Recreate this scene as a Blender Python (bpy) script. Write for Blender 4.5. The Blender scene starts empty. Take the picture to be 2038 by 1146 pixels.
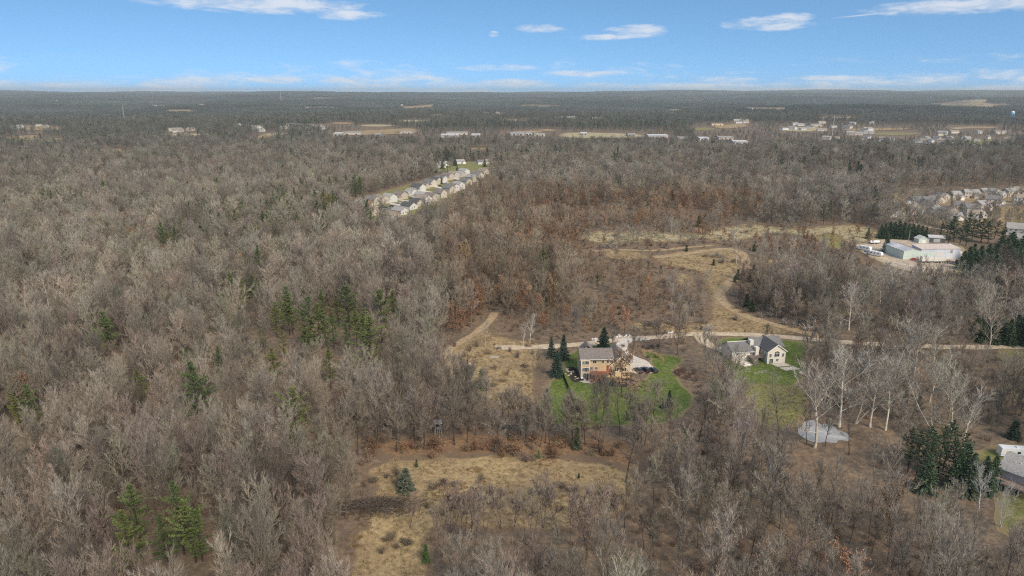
import bpy, bmesh, math, random
import numpy as np
from mathutils import Vector, Matrix
from mathutils.geometry import delaunay_2d_cdt

SC = bpy.context.scene
COL = SC.collection
R = math.radians
rnd = random.Random(7)

# ------------------------------------------------------------------ camera
CAM_H = 100.0
PITCH = 16.0
FPX = 1359.0            # focal length in photo pixels (2038 wide)
PW, PH = 2038.0, 1146.0
cam_d = bpy.data.cameras.new("camera")
cam = bpy.data.objects.new("camera", cam_d)
COL.objects.link(cam)
cam.location = (0, 0, CAM_H)
cam.rotation_euler = (R(90 - PITCH), 0, 0)
cam_d.sensor_width = 36.0
cam_d.lens = 36.0 * FPX / PW
cam_d.clip_start = 1.0
cam_d.clip_end = 90000.0
SC.camera = cam

# ------------------------------------------------------------------ sun, world, exposure
SUN_EL, SUN_AZ = 38.0, 150.0        # azimuth clockwise from +Y (150 = behind the camera, to its side)
sun_d = bpy.data.lights.new("sun", 'SUN')
sun_d.energy = 1.3
sun_d.angle = R(28)
sun_d.color = (1.0, 0.87, 0.70)
sun = bpy.data.objects.new("sun", sun_d)
COL.objects.link(sun)
_sd = Vector((math.sin(R(SUN_AZ)) * math.cos(R(SUN_EL)), math.cos(R(SUN_AZ)) * math.cos(R(SUN_EL)), math.sin(R(SUN_EL))))
sun.rotation_euler = _sd.to_track_quat('Z', 'Y').to_euler()
sun.location = (0, 0, 300)

SC.view_settings.view_transform = 'Standard'
SC.view_settings.look = 'None'
SC.view_settings.exposure = 1.74
SC.view_settings.gamma = 1.0
SC.view_settings.use_curve_mapping = False
SC.cycles.use_denoising = False
SC.cycles.filter_width = 1.15
SC.cycles.max_bounces = 5
SC.cycles.diffuse_bounces = 3
SC.cycles.glossy_bounces = 2
SC.cycles.transmission_bounces = 2
SC.cycles.transparent_max_bounces = 6
SC.cycles.volume_bounces = 0

world = bpy.data.worlds.new("World")
SC.world = world
world.use_nodes = True
SKY_STRENGTH = 0.0635


class NT:
    """small helper for node trees"""
    def __init__(s, tree):
        s.t = tree
        s.n = tree.nodes
        s.l = tree.links

    def new(s, typ, **kw):
        nd = s.n.new(typ)
        for k, v in kw.items():
            setattr(nd, k, v)
        return nd

    def put(s, sock, v):
        if isinstance(v, bpy.types.NodeSocket):
            s.l.new(v, sock)
        elif v is not None:
            sock.default_value = v

    def math(s, op, a, b=None, c=None, clamp=False):
        nd = s.n.new('ShaderNodeMath')
        nd.operation = op
        nd.use_clamp = clamp
        s.put(nd.inputs[0], a)
        if b is not None:
            s.put(nd.inputs[1], b)
        if c is not None:
            s.put(nd.inputs[2], c)
        return nd.outputs[0]

    def mix(s, f, a, b, mode='MIX'):
        nd = s.n.new('ShaderNodeMix')
        nd.data_type = 'RGBA'
        nd.blend_type = mode
        s.put(nd.inputs['Factor'], f)
        for sk, v in ((nd.inputs[6], a), (nd.inputs[7], b)):
            if isinstance(v, (tuple, list)) and len(v) == 3:
                v = (*v, 1)
            s.put(sk, v)
        return nd.outputs[2]

    def noise(s, vec, scale, detail=4, rough=0.6, dist=0.0):
        nd = s.n.new('ShaderNodeTexNoise')
        nd.inputs['Scale'].default_value = scale
        nd.inputs['Detail'].default_value = detail
        nd.inputs['Roughness'].default_value = rough
        nd.inputs['Distortion'].default_value = dist
        if vec is not None:
            s.l.new(vec, nd.inputs['Vector'])
        return nd.outputs['Fac']

    def ramp(s, fac, lo, hi):
        nd = s.n.new('ShaderNodeMapRange')
        nd.interpolation_type = 'SMOOTHSTEP'
        s.put(nd.inputs[0], fac)
        s.put(nd.inputs[1], lo)
        s.put(nd.inputs[2], hi)
        return nd.outputs[0]


def px_angles(px, py):
    """photo pixel -> azimuth, elevation in radians (a direction in the world)"""
    dx, dy = (px - PW / 2) / FPX, (PH / 2 - py) / FPX
    p = R(PITCH)
    y = math.cos(p) + dy * math.sin(p)
    z = -math.sin(p) + dy * math.cos(p)
    return math.atan2(dx, y), math.atan2(z, math.hypot(dx, y))


def build_world():
    nt = NT(world.node_tree)
    nt.n.clear()
    out = nt.new('ShaderNodeOutputWorld')
    bg = nt.new('ShaderNodeBackground')
    bg.inputs['Strength'].default_value = SKY_STRENGTH
    nt.l.new(bg.outputs[0], out.inputs[0])
    tc = nt.new('ShaderNodeTexCoord')
    sep = nt.new('ShaderNodeSeparateXYZ')
    nt.l.new(tc.outputs['Generated'], sep.inputs[0])
    X, Y, Z = sep.outputs
    # clear winter air: the deep part of the sky reaches low down
    z2 = nt.math('ADD', nt.math('MULTIPLY', nt.math('MAXIMUM', Z, 0.0), 2.0), 0.25)
    comb = nt.new('ShaderNodeCombineXYZ')
    nt.put(comb.inputs[0], X); nt.put(comb.inputs[1], Y); nt.put(comb.inputs[2], z2)
    nrm = nt.new('ShaderNodeVectorMath', operation='NORMALIZE')
    nt.l.new(comb.outputs[0], nrm.inputs[0])
    sky = nt.new('ShaderNodeTexSky', sky_type='NISHITA')
    sky.sun_disc = False
    sky.sun_elevation = R(SUN_EL)
    sky.sun_rotation = R(SUN_AZ)
    sky.altitude = 300
    sky.air_density = 1.0
    sky.dust_density = 0.4
    sky.ozone_density = 2.0
    nt.l.new(nrm.outputs[0], sky.inputs[0])
    base = nt.mix(1.0, sky.outputs[0], (0.76, 0.99, 1.01), 'MULTIPLY')
    # clouds: blobs at bearings and elevations, broken up by noise
    az = nt.math('ARCTAN2', X, Y)
    el = nt.math('ARCSINE', Z)
    cv = nt.new('ShaderNodeCombineXYZ')
    nt.put(cv.inputs[0], nt.math('MULTIPLY', az, 1.0)); nt.put(cv.inputs[1], nt.math('MULTIPLY', el, 4.2))
    n1 = nt.noise(cv.outputs[0], 20, 8, 0.66, 0.4)
    n2 = nt.noise(cv.outputs[0], 5.5, 5, 0.6)
    clouds = [  # photo x, y, half width, half height, opacity
        (520, 8, 185, 13, .95), (430, 13, 80, 7, .6), (690, 29, 62, 9, .7), (1080, 56, 48, 7, .65), (983, 68, 9, 5, .5),
        (1200, 74, 62, 5, .8), (1275, 62, 52, 10, .9), (1235, 60, 30, 6, .5), (1530, 46, 70, 11, .75), (1570, 37, 38, 9, .85), (1960, 8, 150, 11, 1),
        (1010, 135, 95, 6, .5), (1165, 146, 78, 6, .8), (70, 170, 78, 8, .85), (255, 179, 92, 7, .95), (400, 158, 92, 6, .8),
        (540, 159, 75, 6, .85), (695, 160, 70, 6, .9), (830, 164, 72, 6, .6), (780, 177, 60, 6, .7), (1020, 166, 76, 8, 1),
        (940, 183, 42, 4, .9), (1190, 170, 55, 6, .75), (1380, 172, 120, 7, .9), (1640, 156, 80, 5, .7), (1700, 166, 150, 7, .7),
        (1470, 157, 45, 5, .6), (1880, 160, 60, 7, .65), (1560, 178, 230, 4, .9), (1990, 177, 60, 6, .7), (620, 183, 160, 3, .5), (1290, 184, 120, 3, .6)]
    mask = None
    for cx, cy, rx, ry, op in clouds:
        a0, e0 = px_angles(cx, cy)
        ra = rx * 1.25 / FPX
        re = ry * 1.35 / FPX
        u = nt.math('MULTIPLY', nt.math('SUBTRACT', az, a0), 1 / ra)
        v = nt.math('MULTIPLY', nt.math('SUBTRACT', el, e0), 1 / re)
        q = nt.math('ADD', nt.math('MULTIPLY', u, u), nt.math('MULTIPLY', v, v))
        m = nt.math('MULTIPLY', nt.math('SUBTRACT', 1.0, q, clamp=True), op)
        mask = m if mask is None else nt.math('MAXIMUM', mask, m)
    # low broken cloud all round the horizon
    band = nt.math('MULTIPLY', nt.ramp(el, 0.062, 0.004), nt.ramp(n2, 0.42, 0.66))
    band = nt.math('MULTIPLY', band, 0.7)
    # higher cloud, unseen above the view, spread wide to add soft white fill light
    high = nt.math('MULTIPLY', nt.ramp(el, 0.125, 0.22), nt.math('MULTIPLY', nt.ramp(n2, 0.40, 0.60), 0.95))
    mask = nt.math('MAXIMUM', mask, nt.math('MAXIMUM', band, high))
    edge = nt.math('ADD', mask, nt.math('MULTIPLY', nt.math('SUBTRACT', n1, 0.5), 2.3))
    cover = nt.math('MULTIPLY', nt.ramp(edge, 0.02, 1.05), nt.ramp(mask, 0.0, 0.18))
    # contrail
    a1, e1 = px_angles(1822, 19)
    a2, e2 = px_angles(1636, 38)
    L = math.hypot(a2 - a1, e2 - e1)
    tx, ty = (a2 - a1) / L, (e2 - e1) / L
    du, dv = nt.math('SUBTRACT', az, a1), nt.math('SUBTRACT', el, e1)
    along = nt.math('ADD', nt.math('MULTIPLY', du, tx), nt.math('MULTIPLY', dv, ty))
    across = nt.math('ABSOLUTE', nt.math('SUBTRACT', nt.math('MULTIPLY', du, ty), nt.math('MULTIPLY', dv, tx)))
    tr = nt.math('MULTIPLY', nt.ramp(across, 1.9 / FPX, 0.2 / FPX),
                 nt.math('MULTIPLY', nt.ramp(along, -0.002, 0.01), nt.ramp(along, L, L * 0.55)))
    cover = nt.math('MAXIMUM', nt.math('MULTIPLY', cover, 0.74), nt.math('MULTIPLY', tr, 0.45))
    shade = nt.ramp(n1, 0.34, 0.62)
    ccol = nt.mix(shade, (2.9, 3.3, 3.9), (4.1, 4.15, 4.3))
    col = nt.mix(cover, base, ccol)
    nt.l.new(col, bg.inputs['Color'])


build_world()

# ------------------------------------------------------------------ terrain function
def sst(v, a, b):
    t = np.clip((v - a) / (b - a), 0, 1)
    return t * t * (3 - 2 * t)


_WV = [(math.cos(a), math.sin(a), w, ph) for a, w, ph in
       ((0.3, 1.0, 0.4), (1.45, 1.35, 2.1), (2.2, 0.77, 5.0), (0.95, 2.1, 1.3), (2.8, 1.7, 3.6), (1.75, 2.9, 0.2))]


def wav(x, y, lam):
    s = 0
    for cx, cy, w, ph in _WV:
        s = s + np.sin((cx * x + cy * y) * (2 * math.pi * w / lam) + ph) / (0.6 + w * 0.6)
    return s / 3.2


def hgt(x, y):
    x = np.asarray(x, dtype=float)
    y = np.asarray(y, dtype=float)
    d = np.hypot(x, y)
    h = 13.0 * np.exp(-((x - 330) / 400) ** 2 - ((y - 900) / 150) ** 2)
    h = h + 5.0 * np.exp(-((x - 40) / 150) ** 2 - ((y - 620) / 110) ** 2)
    h = h + sst(d, 300, 900) * 2.5 * wav(x, y, 700)
    h = h + sst(d, 1500, 4500) * 26 * wav(x + 300, y, 2600)
    h = h + sst(d, 3500, 14000) * (64 + 36 * wav(x, y + 900, 5200))
    h = h + sst(d, 9000, 16000) * 30 * sst(x / (d + 1), 0.1, 0.32)
    return h


def hz(x, y):
    return float(hgt(x, y))


def ray(px, py):
    dx, dy = (px - PW / 2) / FPX, (PH / 2 - py) / FPX
    p = R(PITCH)
    return np.array((dx, math.cos(p) + dy * math.sin(p), -math.sin(p) + dy * math.cos(p)))


def G(px, py, up=0.0):
    """photo pixel -> ground point; up: the pixel shows something that high above the ground"""
    r = ray(px, py)
    if r[2] > -0.004:
        r[2] = -0.004
    t = (CAM_H - up) / -r[2]
    for _ in range(12):
        g = hz(r[0] * t, r[1] * t)
        t = 0.5 * t + 0.5 * (CAM_H - up - g) / -r[2]
    return float(r[0] * t), float(r[1] * t)


def proj(x, y, z):
    """world arrays -> photo pixels"""
    p = R(PITCH)
    zz = np.asarray(z) - CAM_H
    dep = np.asarray(y) * math.cos(p) - zz * math.sin(p)
    up = np.asarray(y) * math.sin(p) + zz * math.cos(p)
    dep = np.maximum(dep, 1e-3)
    return PW / 2 + FPX * np.asarray(x) / dep, PH / 2 - FPX * up / dep


# ------------------------------------------------------------------ object helpers
def tag(o, label=None, cat=None, group=None, kind=None):
    if label: o['label'] = label
    if cat: o['category'] = cat
    if group: o['group'] = group
    if kind: o['kind'] = kind
    return o


def link(o, parent=None):
    COL.objects.link(o)
    if parent is not None:
        o.parent = parent
    return o


def empty(name, loc, rz=0.0, label=None, cat=None, group=None):
    o = bpy.data.objects.new(name, None)
    o.empty_display_size = 0.3
    o.location = loc
    o.rotation_euler = (0, 0, rz)
    link(o)
    return tag(o, label, cat, group)


def mesh_np(name, V, F, mats, mi=None):
    """fast mesh from arrays; F: (n,3) triangles"""
    me = bpy.data.meshes.new(name)
    V = np.asarray(V, dtype=np.float32).reshape(-1, 3)
    F = np.asarray(F, dtype=np.int32)
    n, k = F.shape
    me.vertices.add(len(V)); me.vertices.foreach_set('co', V.ravel())
    me.loops.add(n * k); me.loops.foreach_set('vertex_index', F.ravel())
    me.polygons.add(n); me.polygons.foreach_set('loop_start', np.arange(0, n * k, k, dtype=np.int32))
    for m in mats:
        me.materials.append(m)
    if mi is not None:
        me.polygons.foreach_set('material_index', np.asarray(mi, dtype=np.int32))
    me.update(calc_edges=True)
    return me


class MB:
    """collects boxes, slabs and tubes; build() links them as one mesh object"""
    def __init__(s):
        s.v = []
        s.f = []

    def poly(s, pts, faces):
        b = len(s.v)
        s.v += [tuple(p) for p in pts]
        s.f += [tuple(b + i for i in f) for f in faces]
        return s

    def box(s, x0, x1, y0, y1, z0, z1):
        return s.poly([(x0, y0, z0), (x1, y0, z0), (x1, y1, z0), (x0, y1, z0), (x0, y0, z1), (x1, y0, z1), (x1, y1, z1), (x0, y1, z1)],
                      [(0, 3, 2, 1), (4, 5, 6, 7), (0, 1, 5, 4), (1, 2, 6, 5), (2, 3, 7, 6), (3, 0, 4, 7)])

    def prism(s, prof, a0, a1, axis='x'):
        """profile of (u, z) swept along axis: u is the other horizontal axis"""
        n = len(prof)
        pts = []
        for a in (a0, a1):
            for u, z in prof:
                pts.append((a, u, z) if axis == 'x' else (u, a, z))
        fs = [tuple(range(n)), tuple(range(2 * n - 1, n - 1, -1))]
        for i in range(n):
            j = (i + 1) % n
            fs.append((i, i + n, j + n, j))
        return s.poly(pts, fs)

    def tube(s, pts, rad, n=6, caps=True):
        pts = [Vector(p) for p in pts]
        if not isinstance(rad, (list, tuple)):
            rad = [rad] * len(pts)
        b = len(s.v)
        for i, p in enumerate(pts):
            d = (pts[min(i + 1, len(pts) - 1)] - pts[max(i - 1, 0)]).normalized()
            u = d.orthogonal().normalized()
            w = d.cross(u)
            for k in range(n):
                a = 2 * math.pi * k / n
                s.v.append(tuple(p + (u * math.cos(a) + w * math.sin(a)) * rad[i]))
        for i in range(len(pts) - 1):
            for k in range(n):
                s.f.append((b + i * n + k, b + i * n + (k + 1) % n, b + (i + 1) * n + (k + 1) % n, b + (i + 1) * n + k))
        if caps:
            s.f.append(tuple(b + k for k in range(n))[::-1])
            s.f.append(tuple(b + (len(pts) - 1) * n + k for k in range(n)))
        return s

    def lathe(s, prof, n=16, c=(0, 0)):
        b = len(s.v)
        for r, z in prof:
            for k in range(n):
                a = 2 * math.pi * k / n
                s.v.append((c[0] + r * math.cos(a), c[1] + r * math.sin(a), z))
        for i in range(len(prof) - 1):
            for k in range(n):
                s.f.append((b + i * n + k, b + i * n + (k + 1) % n, b + (i + 1) * n + (k + 1) % n, b + (i + 1) * n + k))
        s.f.append(tuple(b + k for k in range(n))[::-1])
        s.f.append(tuple(b + (len(prof) - 1) * n + k for k in range(n)))
        return s

    def mesh(s, name, mat):
        me = bpy.data.meshes.new(name)
        me.from_pydata(s.v, [], s.f)
        if mat: me.materials.append(mat)
        bm = bmesh.new(); bm.from_mesh(me)
        bmesh.ops.recalc_face_normals(bm, faces=bm.faces)
        bm.to_mesh(me); bm.free()
        return me

    def build(s, name, mat, parent=None, loc=None, rz=0.0):
        o = bpy.data.objects.new(name, s.mesh(name, mat))
        if loc is not None: o.location = loc
        if rz: o.rotation_euler = (0, 0, rz)
        return link(o, parent)


# ------------------------------------------------------------------ materials
def new_mat(name):
    m = bpy.data.materials.new(name)
    m.use_nodes = True
    nt = NT(m.node_tree)
    b = m.node_tree.nodes['Principled BSDF']
    return m, nt, b


def surf(name, col, rough=0.7, var=0.15, scale=1.5, metal=0.0, spec=0.4, bump=0.0, dirt=None):
    """plain surface: colour with fine uneven wear"""
    m, nt, b = new_mat(name)
    tc = nt.new('ShaderNodeTexCoord')
    n = nt.noise(tc.outputs['Object'], scale, 5, 0.65)
    c = nt.mix(nt.ramp(n, 0.3, 0.7), tuple(x * (1 - var) for x in col), tuple(min(1, x * (1 + var)) for x in col))
    if dirt:
        n2 = nt.noise(tc.outputs['Object'], scale * 0.35, 6, 0.7, 0.5)
        c = nt.mix(nt.math('MULTIPLY', nt.ramp(n2, 0.5, 0.75), 0.6), c, dirt)
    nt.l.new(c, b.inputs['Base Color'])
    b.inputs['Roughness'].default_value = rough
    b.inputs['Metallic'].default_value = metal
    b.inputs['Specular IOR Level'].default_value = spec
    if bump:
        bp = nt.new('ShaderNodeBump')
        bp.inputs['Strength'].default_value = bump
        nt.l.new(nt.noise(tc.outputs['Object'], scale * 6, 4), bp.inputs['Height'])
        nt.l.new(bp.outputs[0], b.inputs['Normal'])
    return m


def striped(name, col, pitch, axis='Z', depth=0.25, rough=0.6, var=0.12, metal=0.0, dirt=None):
    """siding laps / roofing ribs as relief"""
    m, nt, b = new_mat(name)
    tc = nt.new('ShaderNodeTexCoord')
    sep = nt.new('ShaderNodeSeparateXYZ')
    nt.l.new(tc.outputs['Object'], sep.inputs[0])
    s = nt.math('FRACT', nt.math('MULTIPLY', sep.outputs['XYZ'.index(axis)], 1 / pitch))
    n = nt.noise(tc.outputs['Object'], 0.9, 6, 0.65)
    c = nt.mix(nt.ramp(n, 0.3, 0.7), tuple(x * (1 - var) for x in col), tuple(min(1, x * (1 + var)) for x in col))
    if dirt:
        n2 = nt.noise(tc.outputs['Object'], 0.25, 6, 0.7, 0.6)
        c = nt.mix(nt.math('MULTIPLY', nt.ramp(n2, 0.5, 0.72), 0.65), c, dirt)
    nt.l.new(c, b.inputs['Base Color'])
    b.inputs['Roughness'].default_value = rough
    b.inputs['Metallic'].default_value = metal
    bp = nt.new('ShaderNodeBump')
    bp.inputs['Strength'].default_value = depth
    bp.inputs['Distance'].default_value = 0.05
    nt.l.new(s, bp.inputs['Height'])
    nt.l.new(bp.outputs[0], b.inputs['Normal'])
    return m


def shingle(name, col):
    m, nt, b = new_mat(name)
    tc = nt.new('ShaderNodeTexCoord')
    v = nt.new('ShaderNodeTexVoronoi')
    v.inputs['Scale'].default_value = 3.2
    nt.l.new(tc.outputs['Object'], v.inputs['Vector'])
    n = nt.noise(tc.outputs['Object'], 0.6, 6, 0.7)
    c = nt.mix(v.outputs['Color'], tuple(x * .72 for x in col), tuple(x * 1.3 for x in col))
    c = nt.mix(nt.math('MULTIPLY', nt.ramp(n, 0.45, 0.75), 0.5), c, tuple(x * .7 for x in col))
    nt.l.new(c, b.inputs['Base Color'])
    b.inputs['Roughness'].default_value = 0.9
    b.inputs['Specular IOR Level'].default_value = 0.2
    bp = nt.new('ShaderNodeBump'); bp.inputs['Strength'].default_value = 0.4; bp.inputs['Distance'].default_value = 0.03
    nt.l.new(v.outputs['Distance'], bp.inputs['Height'])
    nt.l.new(bp.outputs[0], b.inputs['Normal'])
    return m


def plant_mat(name, gain=1.0, rough=0.85):
    """bark, twigs, leaves, needles: the plant's own colour comes from its 'tint' attribute"""
    m, nt, b = new_mat(name)
    at = nt.new('ShaderNodeAttribute', attribute_type='INSTANCER', attribute_name='tint')
    oi = nt.new('ShaderNodeObjectInfo')
    tc = nt.new('ShaderNodeTexCoord')
    n = nt.noise(tc.outputs['Object'], 0.9, 3, 0.6)
    f = nt.math('MULTIPLY', nt.math('ADD', nt.math('MULTIPLY', nt.ramp(n, 0.3, 0.7), 0.5), 0.75), gain)
    sc = nt.new('ShaderNodeVectorMath', operation='SCALE')
    nt.l.new(at.outputs['Color'], sc.inputs[0])
    nt.l.new(f, sc.inputs['Scale'])
    nt.l.new(sc.outputs[0], b.inputs['Base Color'])
    b.inputs['Roughness'].default_value = rough
    b.inputs['Specular IOR Level'].default_value = 0.12
    return m


M = {}
M['bark'] = plant_mat('bark', 0.62)
M['twig'] = plant_mat('twig', 1.0)
M['needle'] = plant_mat('needle', 1.0, 0.7)
M['leaf'] = plant_mat('dry_leaf', 1.15)


def ground_mat(name, stops, scale=0.05, fine=0.9, bump=0.5, edge_col=None, rough=0.95):
    """ground cover: several colours laid in patches, plus grain"""
    m, nt, b = new_mat(name)
    tc = nt.new('ShaderNodeTexCoord')
    P = tc.outputs['Object']
    n1 = nt.noise(P, scale, 6, 0.65, 0.4)
    n2 = nt.noise(P, scale * 5.3, 6, 0.7, 0.3)
    n3 = nt.noise(P, fine, 5, 0.75)
    c = nt.mix(nt.ramp(n1, 0.38, 0.62), stops[0], stops[1])
    c = nt.mix(nt.ramp(n2, 0.45, 0.68), c, stops[2])
    g = nt.math('ADD', nt.math('MULTIPLY', nt.ramp(n3, 0.25, 0.75), 0.8), 0.6)
    sc = nt.new('ShaderNodeVectorMath', operation='SCALE')
    nt.l.new(c, sc.inputs[0]); nt.l.new(g, sc.inputs['Scale'])
    c = sc.outputs[0]
    if edge_col:
        at = nt.new('ShaderNodeAttribute', attribute_name='inside')
        e = nt.math('ADD', at.outputs['Fac'], nt.math('MULTIPLY', nt.math('SUBTRACT', n2, 0.5), 1.3))
        c = nt.mix(nt.ramp(e, 0.25, 0.6), edge_col, c)
    nt.l.new(c, b.inputs['Base Color'])
    b.inputs['Roughness'].default_value = rough
    b.inputs['Specular IOR Level'].default_value = 0.1
    bp = nt.new('ShaderNodeBump'); bp.inputs['Strength'].default_value = bump; bp.inputs['Distance'].default_value = 0.25
    nt.l.new(n3, bp.inputs['Height'])
    nt.l.new(bp.outputs[0], b.inputs['Normal'])
    return m


LITTER = (0.185, 0.130, 0.088)
M['floor'] = ground_mat('leaf_litter', (LITTER, (0.145, 0.115, 0.085), (0.25, 0.175, 0.11)), 0.05, 0.55)
M['meadow'] = ground_mat('dry_meadow', ((0.38, 0.28, 0.145), (0.30, 0.215, 0.12), (0.245, 0.17, 0.095)), 0.05, 0.7, edge_col=LITTER)
M['pale_meadow'] = ground_mat('pale_meadow', ((0.40, 0.33, 0.20), (0.34, 0.30, 0.16), (0.44, 0.37, 0.235)), 0.02, 0.5, edge_col=(0.27, 0.2, 0.12))
M['lawn'] = ground_mat('lawn_grass', ((0.085, 0.130, 0.028), (0.12, 0.16, 0.040), (0.20, 0.19, 0.065)), 0.11, 0.8, edge_col=(0.24, 0.19, 0.10))
M['rough_lawn'] = ground_mat('rough_grass', ((0.21, 0.20, 0.07), (0.25, 0.22, 0.095), (0.17, 0.19, 0.06)), 0.05, 0.7, edge_col=(0.26, 0.2, 0.11))
M['track'] = ground_mat('mown_track', ((0.40, 0.30, 0.185), (0.36, 0.26, 0.15), (0.33, 0.235, 0.135)), 0.06, 0.6, edge_col=(0.3, 0.22, 0.13))
M['gravel'] = ground_mat('gravel', ((0.54, 0.435, 0.30), (0.47, 0.37, 0.25), (0.60, 0.50, 0.37)), 0.1, 1.4, 0.3, edge_col=(0.36, 0.28, 0.19))
M['concrete'] = ground_mat('concrete', ((0.60, 0.53, 0.45), (0.53, 0.465, 0.39), (0.64, 0.58, 0.51)), 0.12, 2.0, 0.1)
M['asphalt'] = ground_mat('asphalt', ((0.16, 0.16, 0.165), (0.20, 0.195, 0.19), (0.14, 0.14, 0.14)), 0.1, 1.5, 0.1)
M['mulch'] = ground_mat('mulch', ((0.045, 0.037, 0.032), (0.06, 0.048, 0.04), (0.085, 0.065, 0.05)), 0.3, 2.5, 0.6)
M['yard'] = ground_mat('yard_gravel', ((0.48, 0.38, 0.28), (0.42, 0.33, 0.24), (0.52, 0.44, 0.35)), 0.05, 1.2, 0.3, edge_col=(0.33, 0.27, 0.15))

# ------------------------------------------------------------------ ground sheet
def build_ground():
    az = np.concatenate([np.arange(-180, -52, 4.0), np.arange(-52, 52.01, 0.4), np.arange(56, 180, 4.0)])
    az = np.radians(az)
    rad = [25.0]
    while rad[-1] < 45000:
        rad.append(rad[-1] * 1.03)
    rad = np.array(rad)
    na, nr = len(az), len(rad)
    A, RR = np.meshgrid(az, rad)
    x, y = RR * np.sin(A), RR * np.cos(A)
    z = hgt(x, y)
    V = np.stack([x, y, z], -1).reshape(-1, 3)
    V = np.vstack([V, [[0, 0, hz(0, 0)]]])
    i, j = np.meshgrid(np.arange(nr - 1), np.arange(na), indexing='ij')
    j2 = (j + 1) % na
    q = np.stack([i * na + j, i * na + j2, (i + 1) * na + j2, (i + 1) * na + j], -1).reshape(-1, 4)
    tri = np.vstack([q[:, [0, 2, 1]], q[:, [0, 3, 2]]])
    c = len(V) - 1
    jj = np.arange(na)
    fan = np.stack([np.full(na, c), (jj + 1) % na, jj], -1)
    tri = np.vstack([tri, fan])
    me = mesh_np('ground', V, tri, [M['floor']])
    me.polygons.foreach_set('use_smooth', np.ones(len(tri), dtype=bool))
    o = link(bpy.data.objects.new('ground', me))
    me.update()
    bm = bmesh.new(); bm.from_mesh(me); bmesh.ops.recalc_face_normals(bm, faces=bm.faces); bm.to_mesh(me); bm.free()
    if me.polygons[0].normal.z < 0:
        me.flip_normals()
    tag(o, 'brown leaf litter ground under the bare woods', 'ground', kind='structure')


build_ground()


def smooth_poly(pts, n=3, closed=True):
    """Chaikin corner cutting"""
    for _ in range(n):
        q = []
        m = len(pts)
        rng_ = range(m) if closed else range(m - 1)
        if not closed: q.append(pts[0])
        for i in rng_:
            a, b = pts[i], pts[(i + 1) % m]
            q.append((a[0] * .75 + b[0] * .25, a[1] * .75 + b[1] * .25))
            q.append((a[0] * .25 + b[0] * .75, a[1] * .25 + b[1] * .75))
        if not closed: q.append(pts[-1])
        pts = q
    return pts


def in_poly(x, y, poly):
    x = np.asarray(x); y = np.asarray(y)
    c = np.zeros(x.shape, bool)
    n = len(poly)
    for i in range(n):
        x1, y1 = poly[i]; x2, y2 = poly[(i + 1) % n]
        if y1 == y2: continue
        c ^= ((y1 > y) != (y2 > y)) & (x < (x2 - x1) * (y - y1) / (y2 - y1) + x1)
    return c


def seg_dist(x, y, pts, closed=False):
    x = np.asarray(x, float); y = np.asarray(y, float)
    best = np.full(x.shape, 1e9)
    n = len(pts)
    for i in range(n if closed else n - 1):
        ax, ay = pts[i]; bx, by = pts[(i + 1) % n]
        dx, dy = bx - ax, by - ay
        L2 = dx * dx + dy * dy + 1e-9
        t = np.clip(((x - ax) * dx + (y - ay) * dy) / L2, 0, 1)
        best = np.minimum(best, np.hypot(x - ax - t * dx, y - ay - t * dy))
    return best


def sheet(name, poly, mat, dz, label, cat, fringe=4.0, step=None, smooth=2, jitter=0.0):
    """a ground cover sheet laid over the terrain"""
    if smooth: poly = smooth_poly(poly, smooth)
    if jitter:
        poly = [(p[0] + rnd.uniform(-jitter, jitter), p[1] + rnd.uniform(-jitter, jitter)) for p in poly]
    xs = [p[0] for p in poly]; ys = [p[1] for p in poly]
    size = max(max(xs) - min(xs), max(ys) - min(ys))
    step = step or max(2.5, size / 40)
    gx, gy = np.meshgrid(np.arange(min(xs), max(xs), step), np.arange(min(ys), max(ys), step))
    gx = gx.ravel() + 0.01; gy = gy.ravel() + 0.013
    k = in_poly(gx, gy, poly) & (seg_dist(gx, gy, poly, True) > step * 0.35)
    pts = list(poly) + list(zip(gx[k], gy[k]))
    n = len(poly)
    out = delaunay_2d_cdt([Vector(p) for p in pts], [], [list(range(n))], 1, 1e-4)
    V2 = np.array([(v.x, v.y) for v in out[0]])
    F = [list(f) for f in out[2]]
    F = np.array([f for f in F if len(f) == 3])
    z = hgt(V2[:, 0], V2[:, 1]) + dz
    V = np.column_stack([V2, z])
    # normals up
    a, b, c = V[F[:, 0]], V[F[:, 1]], V[F[:, 2]]
    up = np.cross(b - a, c - a)[:, 2] < 0
    F[up] = F[up][:, ::-1]
    me = mesh_np(name, V, F, [mat])
    at = me.attributes.new('inside', 'FLOAT', 'POINT')
    at.data.foreach_set('value', np.clip(seg_dist(V2[:, 0], V2[:, 1], poly, True) / fringe, 0, 1).astype(np.float32))
    o = link(bpy.data.objects.new(name, me))
    return tag(o, label, cat, kind='structure'), poly


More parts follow.
